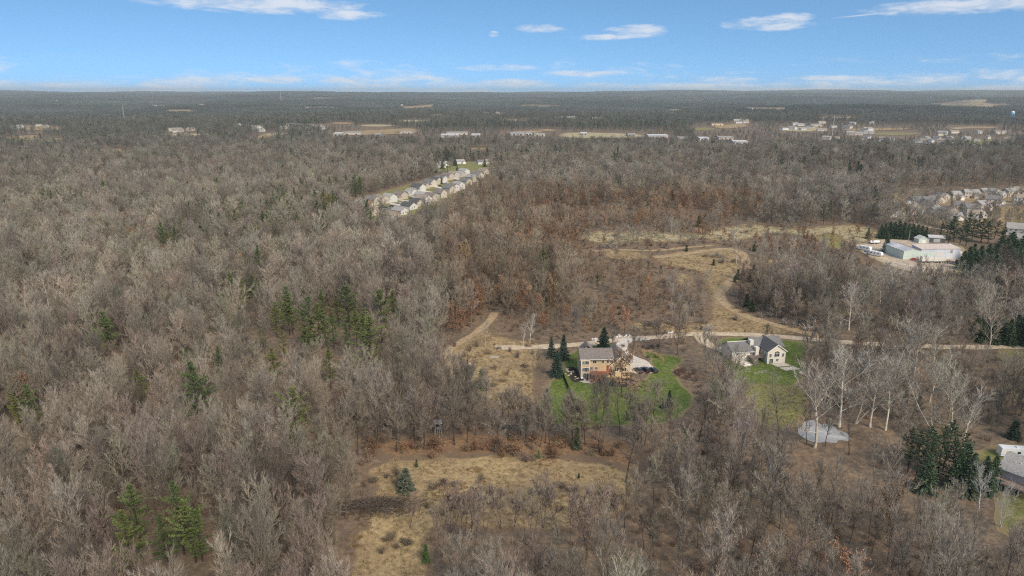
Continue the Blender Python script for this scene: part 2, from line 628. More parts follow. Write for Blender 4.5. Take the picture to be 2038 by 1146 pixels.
def strip(name, pts, width, mat, dz, label, cat, smooth=3, fringe=0.9):
    pts = smooth_poly(pts, smooth, closed=False)
    V, F, I = [], [], []
    # resample
    P = np.array(pts)
    s = np.concatenate([[0], np.cumsum(np.hypot(*np.diff(P, axis=0).T))])
    n = max(4, int(s[-1] / 2.5))
    t = np.linspace(0, s[-1], n)
    X, Y = np.interp(t, s, P[:, 0]), np.interp(t, s, P[:, 1])
    tx, ty = np.gradient(X), np.gradient(Y)
    L = np.hypot(tx, ty) + 1e-9
    tx /= L; ty /= L
    offs = (-.5, -.3, 0, .3, .5)
    for i in range(n):
        w = width * (1 + 0.10 * math.sin(i * 0.9) + 0.06 * rnd.uniform(-1, 1))
        for q in offs:
            x, y = X[i] - ty[i] * q * w, Y[i] + tx[i] * q * w
            V.append((x, y, hz(x, y) + dz + 0.02 * (0.5 - abs(q))))
            I.append((0.5 - abs(q)) * w / fringe)
    m = len(offs)
    for i in range(n - 1):
        for k in range(m - 1):
            a = i * m + k
            F.append((a, a + m, a + m + 1)); F.append((a, a + m + 1, a + 1))
    F = np.array(F)
    V = np.array(V)
    a, b, c = V[F[:, 0]], V[F[:, 1]], V[F[:, 2]]
    up = np.cross(b - a, c - a)[:, 2] < 0
    F[up] = F[up][:, ::-1]
    me = mesh_np(name, V, F, [mat])
    at = me.attributes.new('inside', 'FLOAT', 'POINT')
    at.data.foreach_set('value', np.clip(np.array(I), 0, 1).astype(np.float32))
    o = link(bpy.data.objects.new(name, me))
    return tag(o, label, cat, kind='structure'), list(zip(X, Y))


def GP(pix):
    return [G(*p) for p in pix]


NOTREE = []          # world polygons kept free of woodland trees
KEEP = []            # (polyline, half width) kept free of trees
GRASSY = []          # polygons that carry tufts of dry grass


def open_ground(name, pix, mat, dz, label, cat, fringe=6.0, jitter=1.0, grass=True, clear=True, smooth=2):
    o, poly = sheet(name, GP(pix), mat, dz, label, cat, fringe=fringe, jitter=jitter, smooth=smooth)
    if clear: NOTREE.append(poly)
    if grass: GRASSY.append(poly)
    return o


# ------------------------------------------------------------------ open ground, lawns, roads
M['bank'] = ground_mat('russet_leaves', ((0.235, 0.145, 0.082), (0.195, 0.125, 0.078), (0.28, 0.18, 0.10)), 0.06, 0.8, edge_col=LITTER)
open_ground('meadow', [(718, 935), (760, 914), (900, 906), (1100, 903), (1255, 928), (1290, 975), (1215, 1050), (1010, 1062), (900, 1045), (850, 1058),
                       (865, 1240), (695, 1240), (690, 1060), (735, 1040), (700, 1005), (745, 975)], M['meadow'], 0.03,
            'tan dry meadow clearing with brush pile below the houses', 'meadow', 3.5)
open_ground('leaf_bank', [(722, 900), (760, 868), (900, 858), (1100, 852), (1270, 870), (1300, 940), (1262, 965), (1245, 935), (1100, 912), (900, 914), (770, 924)], M['bank'], 0.015,
            'russet leaf covered bank above the lower clearing', 'bank', 8, 1.5, grass=False, clear=False)
open_ground('meadow', [(1000, 968), (1090, 960), (1180, 958), (1250, 972), (1240, 984), (1150, 985), (1090, 998), (960, 1015), (900, 1000), (930, 975)],
            M['pale_meadow'], 0.06, 'pale dry grass swath across the lower clearing', 'meadow', 7, 1.5)
open_ground('meadow', [(872, 705), (925, 672), (972, 628), (996, 628), (975, 668), (1072, 676), (1100, 690), (1075, 745), (1082, 800), (1050, 832), (1000, 826),
                       (965, 800), (905, 775), (880, 735)], M['meadow'], 0.03, 'tan dry meadow beside the tan house lawn', 'meadow', 6)
open_ground('meadow', [(1150, 470), (1190, 458), (1225, 463), (1290, 457), (1330, 466), (1400, 463), (1440, 452), (1490, 444), (1530, 449), (1580, 456), (1625, 449), (1700, 446), (1745, 455), (1770, 460), (1752, 476), (1700, 492), (1655, 478),
                       (1600, 470), (1545, 464), (1500, 474), (1450, 482), (1395, 474), (1330, 484), (1285, 478), (1240, 490), (1180, 486)], M['pale_meadow'], 0.05, 'pale grass field between the russet trees and the metal warehouse', 'meadow', 10)
open_ground('meadow', [(1290, 506), (1400, 492), (1478, 492), (1500, 520), (1478, 565), (1446, 592), (1470, 618), (1540, 642), (1640, 668), (1400, 668), (1225, 662),
                       (1240, 640), (1410, 645), (1405, 590), (1395, 560), (1390, 540), (1310, 528)], M['meadow'], 0.03, 'tan meadow slope inside the mown track loop', 'meadow', 8)
for pp, lb in (([(1188, 500), (1240, 496), (1290, 503), (1300, 516), (1240, 520), (1195, 512)], 'ragged tan opening in the scrub west of the track loop'),
               ([(1240, 640), (1300, 634), (1350, 642), (1330, 656), (1260, 660)], 'tan grass opening above the gravel road'),
               ([(1330, 545), (1375, 540), (1392, 570), (1352, 578)], 'tan gap among silvery scrub inside the loop'),
               ([(1500, 520), (1540, 512), (1560, 524), (1520, 534)], 'tan gap among scrub east of the track loop'),
               ([(1640, 620), (1690, 612), (1720, 626), (1670, 636)], 'tan grass gap between the road and the warehouse woods'),
               ([(1520, 418), (1575, 408), (1600, 420), (1545, 430)], 'pale grass gap in the woods above the field')):
    open_ground('meadow', pp, M['meadow'], 0.035, lb, 'meadow', 6, 1.5)
open_ground('meadow', [(1978, 690), (2060, 684), (2060, 800), (2010, 800), (1990, 750)], M['rough_lawn'], 0.04, 'yellow green field edge beyond the pale trees', 'meadow', 8)
open_ground('meadow', [(572, 326), (580, 315), (640, 316), (646, 322), (620, 329)], M['pale_meadow'], 0.1, 'small yellow clearing among the far bare woods', 'meadow', 12, 4)
open_ground('meadow', [(1080, 316), (1140, 310), (1200, 313), (1196, 322), (1110, 324)], M['pale_meadow'], 0.1, 'tan strip of field beyond the wooded ridge', 'meadow', 12, 4)
open_ground('meadow', [(1020, 372), (1090, 366), (1150, 372), (1120, 378), (1040, 380)], M['meadow'], 0.05, 'brown gap in the trees on the wooded ridge', 'meadow', 12, 3)
open_ground('meadow', [(1085, 412), (1105, 408), (1108, 424), (1088, 424)], M['meadow'], 0.05, 'small tan gap among the russet trees', 'meadow', 6, 1)
open_ground('meadow', [(1385, 420), (1400, 428), (1412, 470), (1375, 470)], M['meadow'], 0.05, 'orange tan bank between russet trees', 'meadow', 6, 1)
open_ground('lawn', [(800, 332), (840, 326), (900, 322), (990, 322), (1010, 330), (930, 342), (840, 342)], M['rough_lawn'], 0.1, 'pale green house lots beyond the street of houses', 'lawn', 14, 3, grass=False)
open_ground('lawn', [(1618, 466), (1668, 462), (1686, 478), (1694, 498), (1650, 494), (1628, 480)], M['rough_lawn'], 0.07, 'light green grass patch beside the warehouse yard', 'lawn', 8, grass=False)
# tan house plot
open_ground('lawn', [(1068, 802), (1092, 762), (1112, 742), (1138, 690), (1212, 680), (1232, 700), (1215, 752), (1222, 765), (1265, 765), (1300, 742), (1296, 716), (1270, 700), (1288, 700),
                     (1340, 706), (1372, 716), (1342, 735), (1346, 752), (1388, 795), (1360, 835), (1290, 850), (1130, 850), (1080, 835)], M['lawn'], 0.06,
            'bright green mown lawn around the tan house', 'lawn', 2.2, 0.9, grass=False, smooth=2, clear=False)
NOTREE.append(GP([(1055, 690), (1140, 680), (1240, 680), (1330, 700), (1385, 705), (1375, 735), (1392, 790), (1372, 872), (1290, 868), (1200, 850), (1060, 845)]))
NOTREE.append(GP([(985, 790), (1070, 790), (1075, 872), (1000, 872)]))
NOTREE.append(GP([(1436, 730), (1520, 750), (1610, 800), (1640, 935), (1530, 935), (1500, 890), (1476, 840)]))
NOTREE.append(GP([(1568, 836), (1705, 850), (1722, 1010), (1580, 1000)]))
NOTREE.append(GP([(1965, 930), (2080, 960), (2080, 1150), (1985, 1120)]))
NOTREE.append(GP([(1915, 890), (1995, 880), (2000, 1010), (1925, 1000)]))
NOTREE.append(GP([(700, 1120), (865, 1120), (880, 1330), (695, 1330)]))
# cream house plot
open_ground('lawn', [(1418, 672), (1500, 671), (1622, 679), (1612, 700), (1598, 735), (1602, 770), (1500, 768), (1455, 760), (1450, 742), (1436, 712)], M['lawn'], 0.06,
            'bright green mown lawn around the cream house', 'lawn', 2.2, 0.8, grass=False)
open_ground('lawn', [(1456, 756), (1520, 764), (1603, 764), (1608, 800), (1616, 832), (1560, 858), (1505, 850), (1492, 790)], M['rough_lawn'], 0.04,
            'yellowing rough grass below the cream house lawn', 'lawn', 4.0, 0.6)
# corner house plot
open_ground('lawn', [(1925, 905), (1960, 888), (2060, 880), (2100, 960), (2100, 1075), (1985, 1070), (1975, 1010), (1985, 960), (1960, 930)], M['rough_lawn'], 0.05,
            'yellow green lawn around the corner house with the deck', 'lawn', 4.0, 0.6, grass=False)
# warehouse yard
open_ground('yard', [(1700, 488), (1725, 478), (1770, 474), (1800, 470), (1910, 478), (1935, 520), (1930, 542), (1850, 546), (1790, 536), (1745, 520), (1715, 502)], M['yard'], 0.06,
            'gravel yard around the metal warehouse', 'yard', 6.0, 0.8, grass=False)
# left subdivision
open_ground('lawn', [(692, 418), (712, 398), (790, 372), (900, 344), (968, 330), (975, 345), (915, 380), (850, 418), (790, 440), (715, 442)], M['rough_lawn'], 0.06,
            'grass plots along the street of beige houses', 'lawn', 8.0, 1.0, grass=False)
# right subdivision
open_ground('lawn', [(1785, 418), (1850, 398), (1960, 386), (2075, 376), (2075, 470), (1990, 470), (1880, 450), (1800, 440)], M['meadow'], 0.06,
            'grass plots among the houses behind the warehouse conifers', 'lawn', 8.0, 1.0, grass=False, clear=False)

road_pts = GP([(985, 692), (1040, 692), (1090, 690), (1140, 687), (1195, 682), (1215, 678), (1262, 674), (1300, 672), (1345, 668), (1385, 664), (1440, 665), (1520, 667), (1620, 676),
               (1700, 683), (1780, 687), (1900, 692), (2080, 690)])
_, rl = strip('road', road_pts, 5.2, M['gravel'], 0.12, 'pale gravel road passing behind both houses', 'road')
KEEP.append(([p for p in rl if p[0] < 165], 6.0)); KEEP.append((rl, 2.6))
_, rl = strip('path', GP([(985, 622), (975, 640), (940, 668), (900, 690), (890, 705), (905, 740), (930, 770)]), 4.0, M['track'], 0.09, 'tan dirt track climbing from the meadow into the woods', 'path')
KEEP.append((rl, 4.0))
_, rl = strip('path', GP([(1300, 512), (1350, 508), (1400, 500), (1440, 494), (1470, 498), (1484, 512), (1482, 532), (1460, 556), (1434, 578), (1430, 592), (1450, 612), (1500, 636), (1580, 656), (1640, 672)]),
              6.0, M['track'], 0.09, 'mown track looping through the tan meadow', 'path')
KEEP.append((rl, 5.0))
_, rl = strip('path', GP([(1180, 500), (1230, 496), (1300, 500), (1350, 494), (1420, 488)]), 4.0, M['track'], 0.09, 'tan track along the edge of the pale field', 'path')
KEEP.append((rl, 4.0))
_, rl = strip('driveway', GP([(1392, 664), (1396, 674), (1402, 682), (1422, 692), (1446, 700)]), 5.5, M['gravel'], 0.14, 'gravel driveway curving to the cream house', 'driveway')
KEEP.append((rl, 4.0))
sheet('driveway', GP([(1222, 676), (1275, 671), (1252, 683), (1247, 694), (1254, 704), (1272, 713), (1288, 718), (1302, 733), (1312, 742.5), (1282, 743.5), (1258, 744), (1243, 730), (1236, 712), (1230, 696)]),
      M['concrete'], 0.13, 'pale concrete driveway and parking apron of the tan house', 'driveway', smooth=1)
_, rl = strip('driveway', GP([(1700, 486), (1722, 492), (1742, 506), (1775, 522), (1830, 532), (1900, 534), (1930, 530)]), 6.0, M['gravel'], 0.10, 'gravel lane along the front of the warehouse', 'driveway')
KEEP.append((rl, 4.0))
_, sub_road = strip('street', GP([(742, 424), (790, 410), (845, 392), (890, 375), (925, 358), (950, 346)]), 8.0, M['asphalt'], 0.12, 'grey asphalt street between the rows of beige houses', 'street')
_, rl = strip('street', GP([(1790, 432), (1850, 420), (1930, 412), (2070, 405)]), 8.0, M['asphalt'], 0.12, 'grey street among the houses behind the conifers', 'street')
_, rl = strip('road', GP([(1810, 442), (1850, 452), (1900, 462)]), 6.0, M['gravel'], 0.12, 'pale lane behind the row of conifers', 'road')
KEEP.append((rl, 8.0))
NOTREE.append(GP([(1700, 500), (1745, 520), (1790, 536), (1850, 546), (1930, 542), (1925, 552), (1850, 560), (1770, 545), (1705, 515)]))

NOTREE.append(GP([(1375, 670), (1445, 690), (1445, 740), (1395, 738)]))
NOTREE.append(GP([(1895, 468), (2065, 468), (2065, 578), (1900, 568)]))
# white landscaping rock along the road beside the concrete apron
def rock_strip():
    V, F = [], []
    for line, n, w in (([(1222, 671), (1240, 668.5), (1258, 670)], 34, .8), ([(1268, 674), (1285, 676), (1296, 673)], 14, .7), ([(1182, 677), (1190, 676)], 16, .9), ([(1328, 663), (1336, 662)], 10, .8)):
        P = GP(line)
        for _ in range(n):
            i = rnd.randrange(len(P) - 1); t = rnd.random()
            x = P[i][0] * (1 - t) + P[i + 1][0] * t + rnd.gauss(0, w); y = P[i][1] * (1 - t) + P[i + 1][1] * t + rnd.gauss(0, w)
            yield x, y, rnd.uniform(.25, .7)


def rocks_mesh(items, name, mat, label, cat, kind='stuff', dz=0.1):
    bm = bmesh.new()
    for x, y, s in items:
        mtx = Matrix.Translation((x, y, hz(x, y) + dz + s * .15)) @ Matrix.Rotation(rnd.uniform(0, 6), 4, 'Z') @ Matrix.Diagonal((s, s * rnd.uniform(.6, 1), s * rnd.uniform(.4, .7), 1))
        r = bmesh.ops.create_icosphere(bm, subdivisions=1, radius=1, matrix=mtx)
        for v in r['verts']:
            v.co += Vector((rnd.uniform(-.12, .12), rnd.uniform(-.12, .12), rnd.uniform(-.08, .08))) * s
    me = bpy.data.meshes.new(name); bm.to_mesh(me); bm.free(); me.materials.append(mat)
    return tag(link(bpy.data.objects.new(name, me)), label, cat, kind=kind)


M['white_rock'] = surf('white_rock', (0.62, 0.60, 0.57), 0.8, 0.15, 1.0)
rocks_mesh(list(rock_strip()), 'landscape_rocks', M['white_rock'], 'white landscaping rocks along the road by the concrete driveway', 'rocks')

# pond
pond_poly = GP([(1586, 859), (1589, 852), (1598, 846), (1601, 840), (1612, 836), (1624, 838), (1632, 845), (1644, 843), (1660, 849), (1668, 856), (1684, 862), (1694, 872), (1690, 879), (1672, 876), (1660, 883), (1642, 879), (1626, 883), (1606, 875), (1596, 870)])
def pond_mat():
    m, nt, b = new_mat('pond_ice')
    tc = nt.new('ShaderNodeTexCoord')
    n1 = nt.noise(tc.outputs['Object'], 0.16, 6, 0.7, 0.6)
    n2 = nt.noise(tc.outputs['Object'], 1.1, 6, 0.75)
    c = nt.mix(nt.ramp(n1, 0.42, 0.62), (0.33, 0.33, 0.325), (0.50, 0.50, 0.495))
    c = nt.mix(nt.ramp(n2, 0.55, 0.75), c, (0.24, 0.24, 0.235))
    nt.l.new(c, b.inputs['Base Color'])
    b.inputs['Roughness'].default_value = 0.65
    return m
sheet('pond', pond_poly, pond_mat(), 0.12, 'pale frozen pond between bare trees below the cream house', 'pond', smooth=1, jitter=.25)
NOTREE.append(pond_poly)
# ------------------------------------------------------------------ plant generators
class PM:
    """plant mesh: tubes and thin blades as triangles"""
    def __init__(s, seed):
        s.rng = random.Random(seed)
        s.v = []; s.f = []; s.m = []

    def tube(s, pts, rad, n=5, mi=0):
        b = len(s.v)
        for i, p in enumerate(pts):
            d = pts[min(i + 1, len(pts) - 1)] - pts[max(i - 1, 0)]
            if d.length < 1e-6: d = Vector((0, 0, 1))
            d.normalize()
            u = d.orthogonal().normalized(); w = d.cross(u)
            for k in range(n):
                a = 6.28318 * k / n
                s.v.append(p + (u * math.cos(a) + w * math.sin(a)) * rad[i])
        for i in range(len(pts) - 1):
            for k in range(n):
                a, c = b + i * n + k, b + i * n + (k + 1) % n
                s.f.append((a, c, c + n)); s.f.append((a, c + n, a + n)); s.m += [mi, mi]

    def blade(s, p, q, w, mi=0):
        d = q - p
        r = Vector((s.rng.gauss(0, 1), s.rng.gauss(0, 1), s.rng.gauss(0, 1)))
        u = d.cross(r)
        if u.length < 1e-6: return
        u.normalize()
        b = len(s.v)
        s.v += [p + u * (w * .5), p - u * (w * .5), q]
        s.f.append((b, b + 1, b + 2)); s.m.append(mi)

    def leaf(s, p, size, mi=0):
        a = Vector((s.rng.gauss(0, 1), s.rng.gauss(0, 1), s.rng.gauss(0, 1))).normalized()
        b_ = a.orthogonal().normalized()
        b = len(s.v)
        s.v += [p + a * size * .5, p - a * size * .5, p + b_ * size * .8]
        s.f.append((b, b + 1, b + 2)); s.m.append(mi)

    def mesh(s, name, mats):
        return mesh_np(name, [tuple(v) for v in s.v], s.f, mats, s.m)


def bend(p, d, L, n, rng, up=0.0, wob=0.12):
    """a curved branch path"""
    pts = [p.copy()]
    d = d.normalized()
    for i in range(n):
        d = (d + Vector((rng.gauss(0, wob), rng.gauss(0, wob), rng.gauss(0, wob) + up))).normalized()
        pts.append(pts[-1] + d * (L / n))
    return pts


def at(pts, t):
    f = t * (len(pts) - 1); i = min(int(f), len(pts) - 2)
    return pts[i].lerp(pts[i + 1], f - i), (pts[i + 1] - pts[i]).normalized()


def side(d, ang, rng):
    u = d.orthogonal().normalized(); w = d.cross(u); a = rng.uniform(0, 6.283)
    return d * math.cos(ang) + (u * math.cos(a) + w * math.sin(a)) * math.sin(ang)


def bare_tree(seed, H=18, cr=4.0, bole=.32, limbs=10, subs=7, twigs=5, fine=4, tw=1.0, limb_w=1.0, el=(30, 68), leaves=0, leaf=.3, multi=1, leafy=.6, dome=1.0, up=1.0):
    """leafless broadleaf tree: trunk mesh and crown mesh"""
    T, C = PM(seed), PM(seed + 500)
    rng = T.rng
    stems = []
    for k in range(multi):
        a = rng.uniform(0, 6.28)
        lean = .05 if multi == 1 else .28
        d = Vector((math.cos(a) * lean, math.sin(a) * lean, 1))
        pts = bend(Vector((math.cos(a) * .15 * (multi > 1), math.sin(a) * .15 * (multi > 1), -.4)), d, H * rng.uniform(.80, .9), 7, rng, .02, .05)
        r0 = H * .0125 * (1 if multi == 1 else .7) * limb_w
        T.tube(pts, [r0 * (1.25 if i == 0 else 1) * (1 - .86 * (i / 7) ** .9) + .012 for i in range(8)], 5)
        stems.append((pts, r0))
    nl = max(3, limbs // multi)
    ends = []
    for pts, r0 in stems:
        a = rng.uniform(0, 6.28)
        for i in range(nl):
            t = bole + (1 - bole) * (i + rng.uniform(0, .8)) / nl
            t = min(t, .98)
            p, d = at(pts, t)
            a += 2.4 + rng.uniform(-.4, .4)
            e = R(el[0] + (el[1] - el[0]) * (t - bole) / (1 - bole) + rng.uniform(-10, 10))
            u = (t - bole) / (1 - bole)
            prof = (0.72 + .5 * u - .75 * u * u * dome) if dome else .9
            L = cr * prof / max(.42, math.cos(e)) * rng.uniform(.8, 1.12)
            L = min(L, (H * 1.02 - p.z) / max(.3, math.sin(e)) * 1.05)
            lp = bend(p, Vector((math.cos(a) * math.cos(e), math.sin(a) * math.cos(e), math.sin(e))), L, 4, rng, .07, .12)
            r1 = r0 * rng.uniform(.28, .42) * (1 - .45 * u)
            T.tube(lp, [r1, r1 * .8, r1 * .55, r1 * .35, .012], 4)
            ends.append((lp, L))
        ends.append((pts[4:], H * .28))
    for lp, L in ends:
        for j in range(subs):
            t = .22 + .78 * (j + rng.random()) / subs
            p, d = at(lp, min(t, .99))
            d2 = side(d, R(rng.uniform(20, 50)), rng); d2.z += .22 * up
            L2 = L * rng.uniform(.22, .42) * (1.25 - .5 * t) + .35
            sp = bend(p, d2, L2, 2, rng, .10, .14)
            C.blade(sp[0], sp[1], .085 * tw); C.blade(sp[0], sp[1], .085 * tw); C.blade(sp[1], sp[2], .06 * tw)
            for k in range(twigs):
                tt = .15 + .85 * (k + rng.random()) / twigs
                p3, d3 = at(sp, min(tt, .99))
                d4 = side(d3, R(rng.uniform(14, 42)), rng); d4.z += .18 * up; d4.normalize()
                L3 = rng.uniform(.7, 1.4) * (cr / 4.0) ** .5
                q = p3 + d4 * L3
                C.blade(p3, q, .05 * tw)
                for _ in range(fine):
                    s0 = p3.lerp(q, rng.uniform(.2, .95))
                    d5 = side(d4, R(rng.uniform(12, 42)), rng); d5.z += .12 * up
                    C.blade(s0, s0 + d5 * rng.uniform(.4, .85), .032 * tw)
                if leaves and rng.random() < leafy:
                    for _ in range(leaves):
                        C.leaf(p3.lerp(q, rng.uniform(.2, 1.1)) + Vector((rng.gauss(0, .18), rng.gauss(0, .18), rng.gauss(0, .15))), leaf * rng.uniform(.6, 1.3), 1)
    return T, C


def pine_tree(seed, H=18, cr=3.4, bole=.22, dz=.95, tuft=8, tw=1.0, prof=None):
    """white pine: tiers of flat irregular plumes with gaps"""
    T, C = PM(seed), PM(seed + 500)
    rng = T.rng
    pts = bend(Vector((0, 0, -.4)), Vector((rng.gauss(0, .02), rng.gauss(0, .02), 1)), H * 1.0, 8, rng, .03, .02)
    T.tube(pts, [H * .0125 * (1 - .93 * i / 8) + .01 for i in range(9)], 5)
    z = H * bole
    a = 0
    ph = rng.uniform(0, 6.28)
    while z < H * .985:
        t = z / H
        u = (t - bole) / (1 - bole)
        pr = prof(u) if prof else (min(1, .5 + u * 1.5) * (1 - u ** 1.6) ** .8 + .08)
        nb = 5 if u < .8 else 4
        lob = rng.uniform(.55, 1.25)
        for k in range(nb):
            a += 6.283 / nb + rng.uniform(-.45, .45)
            if rng.random() < .2: continue
            L = cr * pr * rng.uniform(.5, 1.25) * lob * (1 + .35 * math.sin(a * 2 + ph + u * 5))
            e = R(4 + 34 * u + rng.uniform(-9, 9))
            p, _ = at(pts, min(.99, t))
            lp = bend(p, Vector((math.cos(a) * math.cos(e), math.sin(a) * math.cos(e), math.sin(e))), L, 3, rng, .05, .08)
            T.tube(lp, [.05, .04, .025, .01], 3)
            nt_ = max(2, int(L / .5))
            for j in range(nt_):
                tt = .3 + .7 * (j + rng.random() * .8) / nt_
                q, d = at(lp, min(.99, tt))
                for sgn in (-1, 1):
                    lat = Vector((-d.y, d.x, .08)) * sgn
                    q2 = q + lat * rng.uniform(.05, .45) * (1 if tt < .85 else .4) * min(1, L / 1.6)
                    for _ in range(tuft // 2 + 1):
                        dd = (d * rng.uniform(.1, 1) + lat * rng.uniform(-.3, .8) + Vector((rng.gauss(0, .4), rng.gauss(0, .4), rng.uniform(.0, .9)))).normalized()
                        C.blade(q2, q2 + dd * rng.uniform(.3, .55), .17 * tw)
        z += dz * rng.uniform(.75, 1.25) * (1 - .35 * u)
    return T, C


def spruce_tree(seed, H=11, cr=2.5, tw=1.0, dz=.42, nb0=9):
    """dense conical spruce to the ground, drooping sprays"""
    T, C = PM(seed), PM(seed + 500)
    rng = T.rng
    T.tube([Vector((0, 0, -.3)), Vector((0, 0, H * .5)), Vector((0, 0, H))], [H * .014, H * .008, .02], 5)
    z = .35
    a = 0
    while z < H:
        u = z / H
        L0 = cr * (1 - u) ** .85 + .12
        nb = max(4, int(nb0 * (1 - u * .55)))
        for k in range(nb):
            a += 6.283 / nb + rng.uniform(-.3, .3)
            L = L0 * rng.uniform(.72, 1.14)
            e = R(-12 + 40 * u + rng.uniform(-8, 8))
            d = Vector((math.cos(a) * math.cos(e), math.sin(a) * math.cos(e), math.sin(e)))
            p = Vector((0, 0, z + rng.uniform(-.15, .15)))
            n = max(2, int(L / .42))
            for j in range(n):
                q = p + d * L * (.22 + .78 * (j + rng.random() * .5) / n) + Vector((0, 0, .12 * (j / n) ** 2))
                lat = Vector((-d.y, d.x, 0))
                for sgn in (-1, 1, 0):
                    dd = (d * .75 + lat * sgn * .8 + Vector((0, 0, rng.uniform(-.45, .12)))).normalized()
                    C.blade(q, q + dd * rng.uniform(.35, .62), .26 * tw)
        z += dz * rng.uniform(.8, 1.2)
    for _ in range(6):
        C.blade(Vector((rng.gauss(0, .08), rng.gauss(0, .08), H - .5)), Vector((0, 0, H + .35)), .14)
    return T, C


def shrub(seed, H=2.6, w=1.8, stems=11, tw=1.0, leaves=0, br=5):
    C = PM(seed)
    rng = C.rng
    for i in range(stems):
        a = rng.uniform(0, 6.28); r = rng.random()
        d = Vector((math.cos(a) * r * w / H * 1.1, math.sin(a) * r * w / H * 1.1, 1))
        pts = bend(Vector((math.cos(a) * .2, math.sin(a) * .2, -.1)), d, H * rng.uniform(.6, 1.05), 3, rng, .02, .16)
        C.tube(pts, [.03, .025, .018, .008], 3)
        for j in range(br):
            t = .2 + .8 * (j + rng.random()) / br
            p, dd = at(pts, min(.99, t))
            d2 = side(dd, R(rng.uniform(25, 70)), rng); L = rng.uniform(.4, .95) * H / 2.6
            q = p + d2 * L
            C.blade(p, q, .05 * tw)
            for _ in range(4):
                s0 = p.lerp(q, rng.uniform(.2, 1))
                C.blade(s0, s0 + side(d2, R(rng.uniform(20, 70)), rng) * rng.uniform(.25, .5), .04 * tw)
            for _ in range(leaves):
                C.leaf(p.lerp(q, rng.uniform(.1, 1.1)) + Vector((rng.gauss(0, .12), rng.gauss(0, .12), rng.gauss(0, .12))), .22, 1)
    return C


BM, NM = [M['bark']], [M['needle']]
TM = [M['twig'], M['leaf']]


def pair(prefix, TC, tmats, cmats):
    T, C = TC
    return T.mesh(prefix + '_trunk', tmats), C.mesh(prefix + '_crown', cmats)


def joined(name, TC, mats):
    """trunk and crown as one mesh, for the woodland mass"""
    T, C = TC
    n = len(T.v)
    V = [tuple(v) for v in T.v] + [tuple(v) for v in C.v]
    F = T.f + [(a + n, b + n, c + n) for a, b, c in C.f]
    mi = [0] * len(T.f) + [1 + k for k in C.m]
    return mesh_np(name, V, F, mats, mi)


# near kinds (trunk, crown)
K_BARE = []
K_BARE_TC = []
for i in range(8):
    tc = bare_tree(100 + i, H=16.5 + (i % 4) * 1.2, cr=[4.6, 5.3, 4.0, 5.8][i % 4], bole=[.34, .3, .4, .26][i % 4], limbs=13 + i % 3, twigs=7, fine=6, tw=1.45, el=(25, 70), up=1.5, dome=1.0)
    K_BARE_TC.append(tc); K_BARE.append(pair('bare_tree', tc, BM, TM))
for i in range(4):
    tc = bare_tree(150 + i, H=14.5, cr=[2.5, 3.0, 2.2, 2.8][i], bole=[.42, .36, .48, .4][i], limbs=10, subs=6, twigs=5, fine=5, tw=1.35, limb_w=1.0, el=(42, 74), up=1.4)
    K_BARE_TC.append(tc); K_BARE.append(pair('bare_tree', tc, BM, TM))
K_PALE = [pair('pale_tree', bare_tree(200 + i, H=22, cr=[6.0, 7.0, 5.0, 6.4][i], bole=[.28, .22, .34, .2][i], limbs=[13, 14, 12, 14][i], subs=9, twigs=6, fine=4, tw=1.5, up=1.5, limb_w=1.25, el=(38, 70), multi=[1, 1, 1, 2][i], dome=.75), [M['twig']], TM) for i in range(4)]
K_RUSSET_TC = [bare_tree(300 + i, H=13, cr=[4.2, 3.6, 4.6][i], bole=.22, limbs=12, subs=7, twigs=5, fine=1, tw=1.8, el=(10, 66), leaves=3, leaf=.42, leafy=[.8, .55, .7][i]) for i in range(3)]
K_RUSSET = [pair('russet_tree', t, BM, TM) for t in K_RUSSET_TC]
K_BROAD = [pair('broad_tree', bare_tree(400 + i, H=14.5, cr=[6.2, 6.6, 5.4][i], bole=.2, limbs=14, subs=9, twigs=6, fine=4, tw=2.0, el=(15, 66)), BM, TM) for i in range(3)]
K_OPEN = [pair('open_tree', bare_tree(430 + i, H=14.5, cr=[6.6, 7.0][i], bole=.18, limbs=13, subs=7, twigs=4, fine=2, tw=1.2, limb_w=1.3, el=(22, 66), up=1.3), BM, TM) for i in range(2)]
K_MULTI = [pair('clump_tree', bare_tree(450 + i, H=13.5, cr=2.6, bole=.45, limbs=12, subs=6, twigs=5, fine=4, tw=1.6, limb_w=.9, el=(48, 74), multi=[3, 2, 4][i]), BM, TM) for i in range(3)]
K_PINE_TC = [pine_tree(500 + i, H=17, cr=[3.9, 4.4, 3.4, 4.1][i], bole=[.24, .16, .32, .2][i], tw=1.1, tuft=22) for i in range(4)]
K_PINE = [pair('pine', t, BM, NM) for t in K_PINE_TC]
K_SPRUCE = [pair('spruce', spruce_tree(600 + i, H=11, cr=[3.0, 3.4, 2.7][i], tw=1.75, nb0=12), BM, NM) for i in range(3)]
K_CEDAR = [pair('cedar', spruce_tree(650 + i, H=6, cr=[1.7, 1.4][i], tw=1.2, dz=.3, nb0=11), BM, NM) for i in range(2)]
K_SHRUB = [shrub(700 + i, H=2.6, w=[1.9, 1.5, 2.3, 1.8][i], stems=[13, 11, 15, 13][i], tw=2.2, leaves=[0, 0, 0, 3][i]).mesh('shrub_twigs', TM) for i in range(4)]


def place(name, kind, x, y, s, tint, label, cat, group=None, bark=None, sz=None, rz=None):
    """one tree: an Empty at its foot, a trunk and a crown"""
    e = empty(name, (x, y, hz(x, y)), rnd.uniform(0, 6.28) if rz is None else rz, label, cat, group)
    e.scale = (s, s, sz or s)
    tm, cm = kind
    for nm, me, t in (('trunk', tm, bark or tuple(c * .8 for c in tint)), ('crown', cm, tint)):
        o = bpy.data.objects.new(nm, me)
        o['tint'] = [float(v) for v in t]
        link(o, e)
    return e


